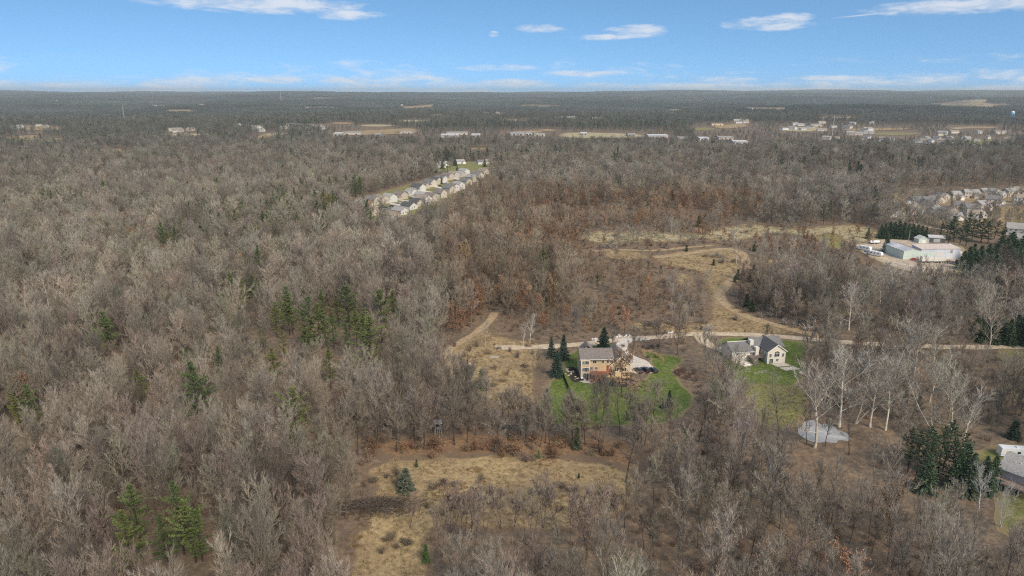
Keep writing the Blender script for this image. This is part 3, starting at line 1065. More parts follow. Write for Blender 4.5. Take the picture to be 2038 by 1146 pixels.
def scatter_object(name, protos, pts, label, cat):
    """many small plants as one mass: pts rows x, y, z, rz, sx, sz, idx, r, g, b"""
    P = np.asarray(pts, dtype=np.float32)
    me = bpy.data.meshes.new(name)
    me.vertices.add(len(P)); me.vertices.foreach_set('co', np.ascontiguousarray(P[:, :3]).ravel())
    def attr(n, typ, arr, key):
        a = me.attributes.new(n, typ, 'POINT'); a.data.foreach_set(key, np.ascontiguousarray(arr).ravel())
    attr('idx', 'INT', P[:, 6].astype(np.int32), 'value')
    rot = np.zeros((len(P), 3), np.float32); rot[:, 2] = P[:, 3]
    attr('rot', 'FLOAT_VECTOR', rot, 'vector')
    attr('scl', 'FLOAT_VECTOR', np.column_stack([P[:, 4], P[:, 4], P[:, 5]]).astype(np.float32), 'vector')
    attr('tint', 'FLOAT_VECTOR', P[:, 7:10], 'vector')
    o = link(bpy.data.objects.new(name, me))
    tag(o, label, cat, kind='stuff')
    pc = bpy.data.collections.new(name + '_kinds')
    for i, pm in enumerate(protos):
        po = bpy.data.objects.new('%s_kind_%02d' % (name, i), pm)
        pc.objects.link(po)
    ng = bpy.data.node_groups.new(name, 'GeometryNodeTree')
    ng.interface.new_socket('Geometry', in_out='INPUT', socket_type='NodeSocketGeometry')
    ng.interface.new_socket('Geometry', in_out='OUTPUT', socket_type='NodeSocketGeometry')
    N, Lk = ng.nodes, ng.links
    gi, go = N.new('NodeGroupInput'), N.new('NodeGroupOutput')
    ci = N.new('GeometryNodeCollectionInfo'); ci.inputs['Collection'].default_value = pc
    ci.inputs['Separate Children'].default_value = True; ci.inputs['Reset Children'].default_value = True
    iop = N.new('GeometryNodeInstanceOnPoints')
    iop.inputs['Pick Instance'].default_value = True
    def named(n, typ):
        a = N.new('GeometryNodeInputNamedAttribute'); a.data_type = typ; a.inputs['Name'].default_value = n
        return a.outputs[0]
    e2r = N.new('FunctionNodeEulerToRotation')
    Lk.new(gi.outputs[0], iop.inputs['Points']); Lk.new(ci.outputs[0], iop.inputs['Instance'])
    Lk.new(named('idx', 'INT'), iop.inputs['Instance Index'])
    Lk.new(named('rot', 'FLOAT_VECTOR'), e2r.inputs[0]); Lk.new(e2r.outputs[0], iop.inputs['Rotation'])
    Lk.new(named('scl', 'FLOAT_VECTOR'), iop.inputs['Scale'])
    Lk.new(iop.outputs[0], go.inputs[0])
    md = o.modifiers.new('scatter', 'NODES'); md.node_group = ng
    return o
# ------------------------------------------------------------------ buildings
M['far_pale'] = surf('weathered_pale_cladding', (0.38, 0.36, 0.335), .7, .2, .05)
M['tan_siding'] = striped('tan_siding', (0.60, 0.455, 0.27), 0.2, 'Z', 0.3, 0.7, 0.05)
M['cream_siding'] = striped('cream_siding', (0.66, 0.62, 0.54), 0.2, 'Z', 0.3, 0.7, 0.05)
M['grey_siding'] = striped('grey_siding', (0.46, 0.45, 0.43), 0.2, 'Z', 0.3, 0.7, 0.05)
M['white_siding'] = striped('white_siding', (0.57, 0.555, 0.53), 0.2, 'Z', 0.3, 0.7, 0.05)
M['beige_siding'] = striped('beige_siding', (0.47, 0.41, 0.335), 0.2, 'Z', 0.3, 0.7, 0.05)
M['far_cream'] = striped('cream_cladding', (0.52, 0.47, 0.39), 0.2, 'Z', 0.3, 0.7, 0.05)
M['trim'] = surf('white_trim', (0.78, 0.77, 0.75), 0.5, 0.05)
M['brown_roof'] = shingle('brown_grey_shingles', (0.205, 0.175, 0.155))
M['grey_roof'] = shingle('grey_shingles', (0.175, 0.17, 0.165))
M['dark_roof'] = shingle('dark_shingles', (0.10, 0.098, 0.10))
M['light_roof'] = shingle('light_grey_shingles', (0.33, 0.315, 0.295))
M['tan_roof'] = shingle('tan_shingles', (0.30, 0.25, 0.20))
M['deck_red'] = surf('red_stained_wood', (0.36, 0.145, 0.085), 0.7, 0.2, 2)
M['deck_grey'] = surf('weathered_wood', (0.22, 0.18, 0.15), 0.8, 0.25, 2)
M['deck_tan'] = surf('tan_decking', (0.40, 0.27, 0.20), 0.8, 0.2, 2)
M['black_metal'] = surf('black_metal', (0.012, 0.013, 0.016), 0.5, 0.1)
M['brick_red'] = surf('red_door', (0.30, 0.07, 0.05), 0.6, 0.1)
M['stone_pale'] = surf('pale_stone', (0.52, 0.44, 0.36), 0.85, 0.25, 1.2)
M['blue_metal'] = striped('blue_white_metal_wall', (0.56, 0.61, 0.70), 0.9, 'X', 0.9, 0.45, 0.14, dirt=(0.42, 0.40, 0.40))
M['green_metal'] = striped('pale_green_metal_wall', (0.52, 0.61, 0.55), 0.6, 'X', 0.6, 0.45, 0.10, dirt=(0.42, 0.47, 0.42))
M['green_metal_side'] = striped('pale_green_side_wall', (0.52, 0.61, 0.55), 0.6, 'Y', 0.6, 0.45, 0.10, dirt=(0.42, 0.47, 0.42))
M['roof_white'] = striped('white_metal_roof', (0.60, 0.585, 0.56), 0.8, 'Y', 0.5, 0.4, 0.08, dirt=(0.52, 0.47, 0.42))
M['roof_grey'] = striped('grey_metal_roof', (0.46, 0.46, 0.48), 0.8, 'Y', 0.5, 0.4, 0.10, dirt=(0.36, 0.33, 0.31))
M['roof_rust'] = striped('rusty_metal_roof', (0.60, 0.50, 0.42), 0.8, 'X', 0.5, 0.6, 0.12, dirt=(0.50, 0.30, 0.21))
M['roof_brown'] = striped('brown_rust_roof', (0.30, 0.215, 0.18), 0.8, 'Y', 0.5, 0.7, 0.2, dirt=(0.22, 0.13, 0.09))
M['rv_white'] = surf('white_fibreglass', (0.78, 0.78, 0.77), 0.35, 0.05, 0.6, dirt=(0.6, 0.58, 0.54))
M['trailer_side'] = striped('trailer_side', (0.66, 0.65, 0.60), 0.6, 'X', 0.5, 0.45, 0.08, dirt=(0.5, 0.47, 0.42))
M['tyre'] = surf('rubber', (0.02, 0.02, 0.021), 0.9, 0.2)
M['dark_under'] = surf('chassis', (0.035, 0.035, 0.04), 0.7, 0.2)
M['pole_wood'] = surf('pole_wood', (0.36, 0.32, 0.28), 0.85, 0.2, 2)
M['wire'] = surf('wire', (0.05, 0.05, 0.05), 0.6, 0.1)
M['log'] = surf('weathered_log', (0.38, 0.35, 0.31), 0.9, 0.3, 2)


def glass(name, col=(0.03, 0.04, 0.05)):
    m, nt, b = new_mat(name)
    b.inputs['Base Color'].default_value = (*col, 1)
    b.inputs['Roughness'].default_value = 0.08
    b.inputs['Specular IOR Level'].default_value = 0.8
    return m


def paint(name, col, coat=0.6):
    m, nt, b = new_mat(name)
    tc = nt.new('ShaderNodeTexCoord')
    n = nt.noise(tc.outputs['Object'], 1.2, 4)
    nt.l.new(nt.mix(n, tuple(c * .85 for c in col), tuple(min(1, c * 1.1) for c in col)), b.inputs['Base Color'])
    b.inputs['Roughness'].default_value = 0.32
    b.inputs['Coat Weight'].default_value = coat
    return m


M['glass'] = glass('window_glass')
M['car_glass'] = glass('car_glass', (0.015, 0.018, 0.02))
M['tail'] = surf('tail_lamp', (0.45, 0.02, 0.02), 0.3, 0.05)
M['head'] = surf('head_lamp', (0.7, 0.7, 0.7), 0.2, 0.05)


def frame_at(o, loc, rz=0.0, parent=None):
    o.location = loc; o.rotation_euler = (0, 0, rz)
    return o


def window(parent, x, y, z, w, h, face='front', shut=False, mull=1, label=None):
    """a window on a wall: white frame (the part) and its dark pane (sub-part). face: front -Y, left -X, right +X, back +Y"""
    f, g = MB(), MB()
    t = .09
    f.box(-w / 2 - t, w / 2 + t, -.07, .02, h, h + t); f.box(-w / 2 - t, w / 2 + t, -.09, .02, -t, 0)
    f.box(-w / 2 - t, -w / 2, -.07, .02, 0, h); f.box(w / 2, w / 2 + t, -.07, .02, 0, h)
    for i in range(mull):
        xx = -w / 2 + w * (i + 1) / (mull + 1)
        f.box(xx - .03, xx + .03, -.06, .02, 0, h)
    g.box(-w / 2, w / 2, -.03, .03, 0, h)
    rz = {'front': 0, 'left': -math.pi / 2, 'right': math.pi / 2, 'back': math.pi}[face]
    fo = f.build('window', M['trim'], parent, (x, y, z), rz)
    g.build('pane', M['glass'], fo)
    return fo


def gable_roof(x0, x1, y0, y1, ze, rise, axis, over=.4, th=.22):
    """pitched roof slab over a rectangle; ridge along axis. Returns MB"""
    mb = MB()
    if axis == 'x':
        c = (y0 + y1) / 2; hw = (y1 - y0) / 2; k = rise / hw
        o = over; zo = ze - o * k
        mb.prism([(y0 - o, zo), (c, ze + rise), (y1 + o, zo), (y1 + o, zo + th), (c, ze + rise + th), (y0 - o, zo + th)], x0 - over, x1 + over, 'x')
    else:
        c = (x0 + x1) / 2; hw = (x1 - x0) / 2; k = rise / hw
        o = over; zo = ze - o * k
        mb.prism([(x0 - o, zo), (c, ze + rise), (x1 + o, zo), (x1 + o, zo + th), (c, ze + rise + th), (x0 - o, zo + th)], y0 - over, y1 + over, 'y')
    return mb


def gable_wall(mb, x0, x1, y0, y1, ze, rise, axis, z0=-.6):
    if axis == 'x':
        c = (y0 + y1) / 2
        mb.prism([(y0, z0), (y1, z0), (y1, ze), (c, ze + rise), (y0, ze)], x0, x1, 'x')
    else:
        c = (x0 + x1) / 2
        mb.prism([(x0, z0), (x1, z0), (x1, ze), (c, ze + rise), (x0, ze)], y0, y1, 'y')
    return mb


def build_each(mb, name, mat, parent):
    for i in range(0, len(mb.v), 8):
        q = MB(); q.v = mb.v[i:i + 8]
        q.f = [tuple(k - i for k in f) for f in mb.f if i <= f[0] < i + 8]
        q.build(name, mat, parent)


def rake(mb, xa, za, xb, zb, y, th=.25, d=.08):
    """white barge board along a gable front"""
    mb.poly([(xa, y - d, za), (xb, y - d, zb), (xb, y - d, zb + th), (xa, y - d, za + th), (xa, y, za), (xb, y, zb), (xb, y, zb + th), (xa, y, za + th)],
            [(0, 1, 2, 3), (7, 6, 5, 4), (0, 4, 5, 1), (1, 5, 6, 2), (2, 6, 7, 3), (3, 7, 4, 0)])


# ---- tan house
def tan_house():
    x, y = G(1156, 754)
    h = empty('tan_house', (x, y, hz(x, y)), R(2), 'tan three storey house with brown shingle roof and red stained deck', 'house')
    E = 7.7
    w = MB()
    gable_wall(w, 0, 11.0, 1.0, 10.6, E, 1.9, 'x')
    w.box(0.0, 3.1, 0.0, 0.99, -.6, E - .25)
    w.build('wall', M['tan_siding'], h)
    wing = gable_wall(MB(), 11.003, 18.0, .6, 13.0, 5.2, 3.1, 'y')
    wing.build('wall', M['tan_siding'], h)['label'] = 'tan gabled garage wing wall'
    rf = gable_roof(-.1, 11.6, 0.4, 10.8, E - .1, 2.0, 'x', .35)
    r1 = rf.build('roof', M['brown_roof'], h)
    MB().box(1.8, 2.3, 6.6, 7.1, E + 1.2, E + 2.5).build('vent', M['dark_under'], r1)
    gable_roof(11.0, 18.0, .6, 13.0, 5.2, 3.1, 'y', .45).build('roof', M['brown_roof'], h)
    cg = MB(); gable_wall(cg, 1.2, 5.4, 9.0, 12.0, E + .2, 1.9, 'y', E - .6); cg.build('porch_gable', M['tan_siding'], h)
    gable_roof(1.2, 5.4, 8.0, 12.0, E + .3, 2.0, 'y', .3).build('porch_roof', M['brown_roof'], h)
    t = MB()
    t.box(-.5, 11.5, 0.0, .06, E - .42, E - .2)          # fascia/gutter
    t.box(-.06, .12, -.06, .12, 0, E - .4); t.box(2.98, 3.16, -.06, .1, 0, E - .4); t.box(-.06, .1, 10.5, 10.66, 0, E - .4)
    rake(t, 10.5, 4.72, 14.5, 8.28, .15); rake(t, 14.5, 8.28, 18.5, 4.72, .15)
    build_each(t, 'trim', M['trim'], h)
    for wx, wz, ww, wh in ((.75, 5.6, .7, 1.3), (1.55, 5.6, .8, 1.35), (2.4, 5.6, .7, 1.3), (.8, 2.9, .65, 1.4), (1.75, 2.85, 1.1, 1.5), (2.65, 2.9, .5, 1.4)):
        window(h, wx, -.01, wz, ww, wh)
    for wx, wz, ww, wh in ((5.0, 5.6, 1.3, 1.1), (8.0, 5.7, .8, .9), (9.9, 5.7, .9, .95), (3.9, 2.9, .8, 1.5), (5.7, 3.2, .8, 1.0)):
        window(h, wx, .99, wz, ww, wh)
    window(h, 1.75, -.01, .1, 1.9, 2.1, mull=2)['label'] = 'sliding patio door'
    window(h, 0, 4.2, 5.6, .9, 1.2, 'left'); window(h, 0, 7.4, 3.0, .9, 1.2, 'left')
    window(h, 14.4, .59, 5.5, 1.1, 1.2); window(h, 13.0, .59, 2.6, 1.2, 1.3); window(h, 16.0, .59, 2.6, 1.2, 1.3)
    dr = MB().box(9.4, 10.2, .9, .985, 2.75, 4.8).build('door', M['brick_red'], h)
    MB().box(9.47, 9.54, .84, .9, 3.7, 3.85).build('handle', M['trim'], dr)
    # deck
    d = MB().box(3.2, 10.9, -2.6, .98, 2.45, 2.62)
    dk = d.build('deck', M['deck_red'], h)
    rail = MB()
    rail.box(3.2, 10.9, -2.6, -2.5, 3.55, 3.65); rail.box(3.2, 3.3, -2.5, .9, 3.55, 3.65)
    rail.box(3.2, 10.9, -2.58, -2.52, 2.65, 2.75)
    for i in range(40):
        rail.box(3.25 + i * .195, 3.31 + i * .195, -2.58, -2.53, 2.7, 3.56)
    rail.build('railing', M['deck_red'], dk)
    for px_ in (3.3, 6.8, 10.6):
        MB().box(px_ - .09, px_ + .09, -2.45, -2.27, -.4, 2.45).build('post', M['deck_red'], dk)
    st = MB()
    n = 11
    for i in range(n):
        xx = 6.4 - i * .34; z = 2.4 - i * .23
        st.box(xx - .34, xx, -3.9, -2.62, z - .06, z)
    for yy in (-3.95, -2.66):
        st.poly([(6.5, yy, 2.2), (6.5, yy + .06, 2.2), (2.6, yy + .06, -.4), (2.6, yy, -.4), (6.5, yy, 2.5), (6.5, yy + .06, 2.5), (2.6, yy + .06, -.1), (2.6, yy, -.1)],
                [(0, 1, 2, 3), (7, 6, 5, 4), (0, 4, 5, 1), (1, 5, 6, 2), (2, 6, 7, 3), (3, 7, 4, 0)])
        st.poly([(6.5, yy, 3.4), (6.5, yy + .06, 3.4), (2.6, yy + .06, .8), (2.6, yy, .8), (6.5, yy, 3.55), (6.5, yy + .06, 3.55), (2.6, yy + .06, .95), (2.6, yy, .95)],
                [(0, 1, 2, 3), (7, 6, 5, 4), (0, 4, 5, 1), (1, 5, 6, 2), (2, 6, 7, 3), (3, 7, 4, 0)])
    st.build('stairs', M['deck_red'], h)
    # patio, beds
    pa = sheet('patio', [(x - .6, y - 3.4), (x + 4.8, y - 4.4), (x + 5.2, y - .4), (x, y + .2)], M['concrete'], .11, 'pale concrete patio at the foot of the tan house', 'patio', smooth=1)
    sheet('mulch_bed', [(x - 3.6, y - 3.2), (x - 1.0, y - 3.4), (x - .1, y + .5), (x - .1, y + 9), (x - 3.0, y + 12), (x - 5.0, y + 9)], M['mulch'], .10, 'dark mulch bed along the side of the tan house', 'flower bed', smooth=2)
    sheet('mulch_bed', [(x + 5.5, y - 5.2), (x + 16, y - 8), (x + 20, y - 5), (x + 19, y + .5), (x + 5.2, y)], M['mulch'], .09, 'dark planting bed beneath the red deck', 'flower bed', smooth=2)
    its = [(x - 4.2 + rnd.gauss(0, .6), y + 9 - i * .85 + rnd.gauss(0, .3), rnd.uniform(.4, .8)) for i in range(8)] + [(x - 1.8 + rnd.gauss(0, 1), y + rnd.uniform(-3, 8), rnd.uniform(.25, .5)) for _ in range(8)]
    for a, b, s in its:
        rocks_mesh([(a, b, s)], 'boulder', M['stone_pale'], 'pale boulder in the dark mulch bed beside the tan house', 'boulder', kind='thing')['group'] = 'boulders in the mulch bed'
    # patio furniture: a dark round table, a covered grill
    ex, ey = x + 2.2, y - 1.9
    tb = empty('patio_table', (ex, ey, hz(ex, ey) + .12), 0, 'small dark table on the patio of the tan house', 'table')
    MB().lathe([(.55, .68), (.55, .72)], 12).build('tabletop', M['black_metal'], tb)
    MB().tube([(0, 0, 0), (0, 0, .68)], .05).build('leg', M['black_metal'], tb)
    ex, ey = x + .2, y - 1.6
    gr = empty('grill', (ex, ey, hz(ex, ey) + .12), .3, 'covered white and dark grill by the patio corner', 'grill')
    MB().box(-.6, .6, -.3, .3, .1, .85).build('body', M['dark_under'], gr)
    MB().prism([(-.32, .85), (.32, .85), (.25, 1.2), (-.25, 1.2)], -.45, .45).build('lid', M['rv_white'], gr)
    return x, y


TX, TY = tan_house()


# ---- cream house
def cream_house():
    x, y = G(1459, 722)
    h = empty('cream_house', (x, y, hz(x, y)), R(9), 'cream house with grey roof, arched window gable and dark deck stairs', 'house')
    w = MB()
    gable_wall(w, 0, 20.5, 2.0, 10.5, 4.2, 2.2, 'x')
    w.box(0, 7.2, 1.2, 1.99, -.6, 3.9)
    w.build('wall', M['cream_siding'], h)
    g = gable_wall(MB(), 12.2, 19.4, -3.2, 6.0, 5.2, 2.5, 'y')
    g.build('wall', M['cream_siding'], h)['label'] = 'cream gable wing with arched window'
    gable_roof(0, 9.4, 1.2, 10.5, 4.0, 2.1, 'x', .4).build('roof', M['grey_roof'], h)
    gable_roof(9.0, 21.8, 2.4, 11.2, 4.7, 2.6, 'x', .3).build('roof', M['grey_roof'], h)
    gable_roof(12.2, 19.4, -3.2, 7.2, 5.2, 2.5, 'y', .45).build('roof', M['dark_roof'], h)
    c = MB().box(8.2, 9.6, 3.4, 5.2, 3.0, 7.2); c.box(8.1, 9.7, 3.3, 5.3, 7.2, 7.35)
    c.build('chimney', M['cream_siding'], h)
    MB().box(9.0, 10.4, .2, 1.98, -.4, 5.6).build('chimney_chase', M['cream_siding'], h)
    t = MB()
    rake(t, 11.75, 4.72, 15.8, 7.55, -3.66, .28); rake(t, 15.8, 7.55, 19.85, 4.72, -3.66, .28)
    t.box(-.4, 9.4, .72, .8, 3.6, 3.85)
    t.box(12.12, 12.24, -3.26, -3.1, 0, 5.0); t.box(19.36, 19.48, -3.26, -3.1, 0, 5.0); t.box(-.06, .06, 1.14, 1.28, 0, 3.7)
    build_each(t, 'trim', M['trim'], h)
    # arched window: three lights and a half round head
    aw = window(h, 15.9, -3.21, 2.8, 2.0, 1.35, mull=2)
    aw['label'] = 'arched three light window'
    fan, fr = MB(), MB()
    n = 12
    P = [(.98 * math.cos(math.pi * i / n), .75 * math.sin(math.pi * i / n)) for i in range(n + 1)]
    fan.poly([(p[0], -.05, p[1] + 1.47) for p in P] + [(p[0], .02, p[1] + 1.47) for p in P], [tuple(range(n + 1)), tuple(range(2 * n + 1, n, -1))] + [(i, i + n + 1, i + n + 2, i + 1) for i in range(n)])
    fan.build('arch_pane', M['glass'], aw)
    fr.tube([(1.06 * math.cos(math.pi * i / n), -.05, .83 * math.sin(math.pi * i / n) + 1.47) for i in range(n + 1)], .07, 5)
    fr.tube([(0, -.06, 1.47), (-.5, -.06, 2.1)], .04, 4); fr.tube([(0, -.06, 1.47), (.5, -.06, 2.1)], .04, 4)
    fr.build('arch_frame', M['trim'], aw)
    window(h, 13.3, -3.21, 2.7, .8, 1.4); window(h, 18.5, -3.21, 2.7, .8, 1.4)
    window(h, 13.8, -3.21, .1, 1.5, 2.0, mull=2)['label'] = 'sliding basement door'
    window(h, 16.3, -3.21, .9, .9, 1.1)
    window(h, 12.19, -1.6, 2.7, .8, 1.4, 'left'); window(h, 12.19, .2, 2.7, .8, 1.4, 'left')
    window(h, 11.2, 1.98, 2.6, 1.2, 1.5); window(h, 2.2, 1.18, 2.6, .7, .9); window(h, 8.0, 1.98, 2.5, .7, .9)
    dr = MB().box(5.0, 5.9, 1.1, 1.185, 1.4, 3.5).build('door', M['trim'], h)
    MB().box(5.75, 5.82, 1.03, 1.1, 2.3, 2.45).build('handle', M['black_metal'], dr)
    dk = MB().box(6.3, 12.1, -1.6, 1.15, 2.2, 2.36).build('deck', M['deck_grey'], h)
    rl = MB(); rl.box(8.4, 12.1, -1.6, -1.52, 3.25, 3.33)
    for i in range(24):
        rl.box(8.4 + i * .155, 8.45 + i * .155, -1.59, -1.53, 2.36, 3.26)
    rl.build('railing', M['deck_grey'], dk)
    for px_, py_ in ((6.5, -1.4), (9.2, -1.4), (11.8, -1.4)):
        MB().box(px_ - .08, px_ + .08, py_ - .08, py_ + .08, -.4, 2.2).build('post', M['deck_grey'], dk)
    st = MB()
    for i in range(10):
        yy = -1.6 - i * .3; z = 2.15 - i * .22
        st.box(6.6, 8.2, yy - .3, yy, z - .06, z)
    for xx in (6.5, 8.2):
        for zz in (0, 1.0):
            st.poly([(xx, -1.6, 2.0 + zz), (xx + .07, -1.6, 2.0 + zz), (xx + .07, -4.8, -.3 + zz), (xx, -4.8, -.3 + zz), (xx, -1.6, 2.25 + zz), (xx + .07, -1.6, 2.25 + zz), (xx + .07, -4.8, -.05 + zz), (xx, -4.8, -.05 + zz)],
                    [(0, 1, 2, 3), (7, 6, 5, 4), (0, 4, 5, 1), (1, 5, 6, 2), (2, 6, 7, 3), (3, 7, 4, 0)])
    st.build('stairs', M['deck_grey'], h)
    ca, sa = math.cos(R(9)), math.sin(R(9))
    def W_(u, v): return (x + u * ca - v * sa, y + u * sa + v * ca)
    sheet('patio', [W_(.3, .9), W_(6.2, .8), W_(6.8, -3.4), W_(2.6, -4.6)], M['concrete'], .11, 'pale patio beneath the cream house side wing', 'patio', smooth=0)
    sheet('patio', [W_(13.6, -3.5), W_(19.3, -3.4), W_(20.6, -6.2), W_(14.6, -6.6)], M['concrete'], .13, 'upper pale patio slab below the arched window', 'patio', smooth=0)
    sheet('patio', [W_(14.8, -7.4), W_(20.9, -7.0), W_(22.2, -9.8), W_(15.8, -10.4)], M['concrete'], .10, 'lower pale patio slab in front of the cream house', 'patio', smooth=0)
    p = W_(20, -14)
    MB().lathe([(1.0, 0), (1.05, .35), (.8, .35), (.75, .12), (.2, .1)], 14).build('fire_pit', M['stone_pale'], None, (p[0], p[1], hz(*p) + .05))
    tag(bpy.data.objects['fire_pit'], 'round stone fire pit on the cream house lawn', 'fire pit')
    p = W_(4.3, -2.6)
    sb = empty('hot_tub', (p[0], p[1], hz(*p) + .12), R(9), 'low white framed sandbox on the cream house patio', 'sandbox')
    sb.name = 'sandbox'
    for k, b in enumerate(((-1, 1, -.7, -.6), (-1, 1, .6, .7), (-1, -.9, -.6, .6), (.9, 1, -.6, .6))):
        MB().box(*b, 0, .35).build('board', M['trim'], sb)
    MB().box(-.9, .9, -.6, .6, 0, .2).build('sand', M['stone_pale'], sb)
    # garden rails and trellis
    p = W_(.8, -10)
    tr = empty('trellis', (p[0], p[1], hz(*p)), R(9), 'pale open garden trellis frame on the cream house lawn', 'trellis')
    for xx in (-.8, .8):
        MB().box(xx - .06, xx + .06, -.06, .06, -.3, 2.4).build('post', M['log'], tr)
    for zz in (.6, 1.2, 1.8, 2.3):
        MB().box(-.74, .74, -.03, .03, zz, zz + .08).build('slat', M['log'], tr)
    for a, b, lab in ((W_(2.2, -12.2), W_(7.2, -11.2), 'low wooden rail across the cream house garden plot'), (W_(6.6, -9.5), W_(10.2, -17), 'grey rail fence running down the cream house garden')):
        L = math.hypot(b[0] - a[0], b[1] - a[1])
        f = empty('rail_fence', (a[0], a[1], hz(*a)), math.atan2(b[1] - a[1], b[0] - a[0]), lab, 'fence')
        k = int(L / 2.2) + 1
        for i in range(k + 1):
            MB().box(L * i / k - .06, L * i / k + .06, -.06, .06, -.3, 1.15).build('post', M['log'], f)
        for zz in (.45, .95):
            MB().box(0, L, -.1, -.062, zz, zz + .12).build('rail', M['log'], f)


cream_house()


# ---- corner house with deck, motorhome beside it
def corner_house():
    x, y = G(1990, 930, up=5.0)
    h = empty('corner_house', (x, y, hz(x, y)), R(-52), 'pale grey house with long grey roof and tan railed deck', 'house')
    w = gable_wall(MB(), .5, 19, .6, 11, 5.0, 2.2, 'x')
    w.build('wall', M['grey_siding'], h)
    r1 = gable_roof(0, 19.5, .2, 11.4, 5.0, 2.3, 'x', .5).build('roof', M['light_roof'], h)
    MB().tube([(3.5, 3.2, 5.6), (3.5, 3.2, 6.9)], .12).build('vent_pipe', M['trim'], r1)
    MB().box(-.5, 20, -.35, -.28, 4.75, 4.98).build('gutter', M['trim'], h)
    for wx, wz, ww, wh in ((6.6, 2.6, 1.0, 1.9), (8.0, 2.6, 1.0, 1.9), (11.4, 3.2, 1.4, 1.2), (14.5, 3.2, 1.4, 1.2), (9.4, .5, .9, 1.1), (13.6, .5, 1.2, 1.1)):
        window(h, wx, .59, wz, ww, wh)
    window(h, .49, 5.8, 2.8, 1.4, 1.4, 'left')
    dk = MB().box(-.6, 8.6, -3.0, .55, 2.1, 2.3).build('deck', M['deck_tan'], h)
    rl = MB()
    rl.box(-.6, 8.6, -3.0, -2.9, 3.2, 3.3); rl.box(-.6, -.5, -2.9, .5, 3.2, 3.3); rl.box(8.5, 8.6, -2.9, .5, 3.2, 3.3)
    for i in range(45):
        rl.box(-.55 + i * .205, -.5 + i * .205, -2.97, -2.92, 2.3, 3.22)
    rl.build('railing', M['stone_pale'], dk)
    for i in range(4):
        MB().box(-.4 + i * 2.9, -.2 + i * 2.9, -2.8, -2.6, -.4, 2.1).build('post', M['deck_tan'], dk)


corner_house()


def wheels(parent, spots, r=.36, w=.24):
    for (x, y) in spots:
        mb = MB().tube([(x, y - w / 2, r), (x, y + w / 2, r)], r, 12)
        o = mb.build('wheel', M['tyre'], parent)
        s = 1 if y > 0 else -1
        MB().tube([(x, y + s * (w / 2 - .02), r), (x, y + s * (w / 2 + .03), r)], r * .55, 10).build('rim', M['head'], o)


def car(px, py, heading, col, label, kind='car', group=None, scale=1.0, world=None):
    """car pointing along its local +X"""
    x, y = world or G(px, py)
    e = empty('parked_car', (x, y, hz(x, y) + .13), heading, label, 'car', group)
    e.scale = (scale,) * 3
    suv = kind == 'suv'
    L, Wd = (2.35, .92)
    zt = 1.72 if suv else 1.45
    b = MB()
    if kind == 'pickup':
        side_p = [(-2.6, .38), (-2.65, 1.0), (-.6, 1.02), (1.1, 1.02), (2.5, .95), (2.65, .62), (2.6, .38)]
        cab = [(-.7, 1.0), (-.6, 1.75), (.7, 1.78), (1.4, 1.02)]
    elif suv:
        side_p = [(-2.3, .38), (-2.36, .95), (-2.2, 1.12), (1.0, 1.12), (2.1, 1.02), (2.36, .75), (2.32, .38)]
        cab = [(-2.25, 1.1), (-2.0, 1.70), (.1, 1.74), (1.05, 1.1)]
    else:
        side_p = [(-2.3, .36), (-2.36, .75), (-2.15, .98), (1.05, .95), (2.1, .84), (2.34, .62), (2.3, .36)]
        cab = [(-1.9, .95), (-1.15, 1.42), (.25, 1.44), (1.1, .93)]
    n = len(side_p)
    pts = []
    for yy, k in ((-Wd, 0), (-Wd * .8, 1), (Wd * .8, 1), (Wd, 0)):
        for (u, z) in side_p:
            pts.append((u, yy, z + (.03 if k and z > .6 else 0)))
    fs = [tuple(range(n)), tuple(range(4 * n - 1, 3 * n - 1, -1))]
    for r in range(3):
        for i in range(n):
            j = (i + 1) % n
            fs.append((r * n + i, (r + 1) * n + i, (r + 1) * n + j, r * n + j))
    b.poly(pts, fs)
    b.build('body', paint('car_paint', col), e)
    m = len(cab)
    pts = [(u, s * Wd * (.93 if i in (0, m - 1) else .74), z) for s in (-1, 1) for i, (u, z) in enumerate(cab)]
    g = MB().poly(pts, [tuple(range(m)), tuple(range(2 * m - 1, m - 1, -1))] + [(i, i + m, (i + 1) % m + m, (i + 1) % m) for i in range(m)])
    gl = g.build('cabin_glass', M['car_glass'], e)
    MB().box(cab[1][0] + .05, cab[2][0] - .02, -Wd * .73, Wd * .73, cab[1][1], cab[2][1] + .06).build('roof', paint('car_paint', col), e)
    for s in (-1, 1):
        MB().box(-2.40, -2.26, s * .78 - .12, s * .78 + .12, .72, .95).build('tail_light', M['tail'], e)
        MB().box(2.2, 2.38, s * .7 - .16, s * .7 + .16, .62, .78).build('headlight', M['head'], e)
    wheels(e, [(a, s * .82) for a in (-1.4, 1.45) for s in (-1, 1)], .34)
    return e


car(1271, 740, R(112), (.035, .045, .055), 'dark grey car parked on the driveway apron next to the oak', 'car')
car(1284, 739.5, R(114), (.012, .014, .016), 'black suv with red tail lights between two other parked cars', 'suv')
car(1299, 739.5, R(118), (.015, .02, .035), 'dark blue car parked at the grassy edge of the driveway', 'car')

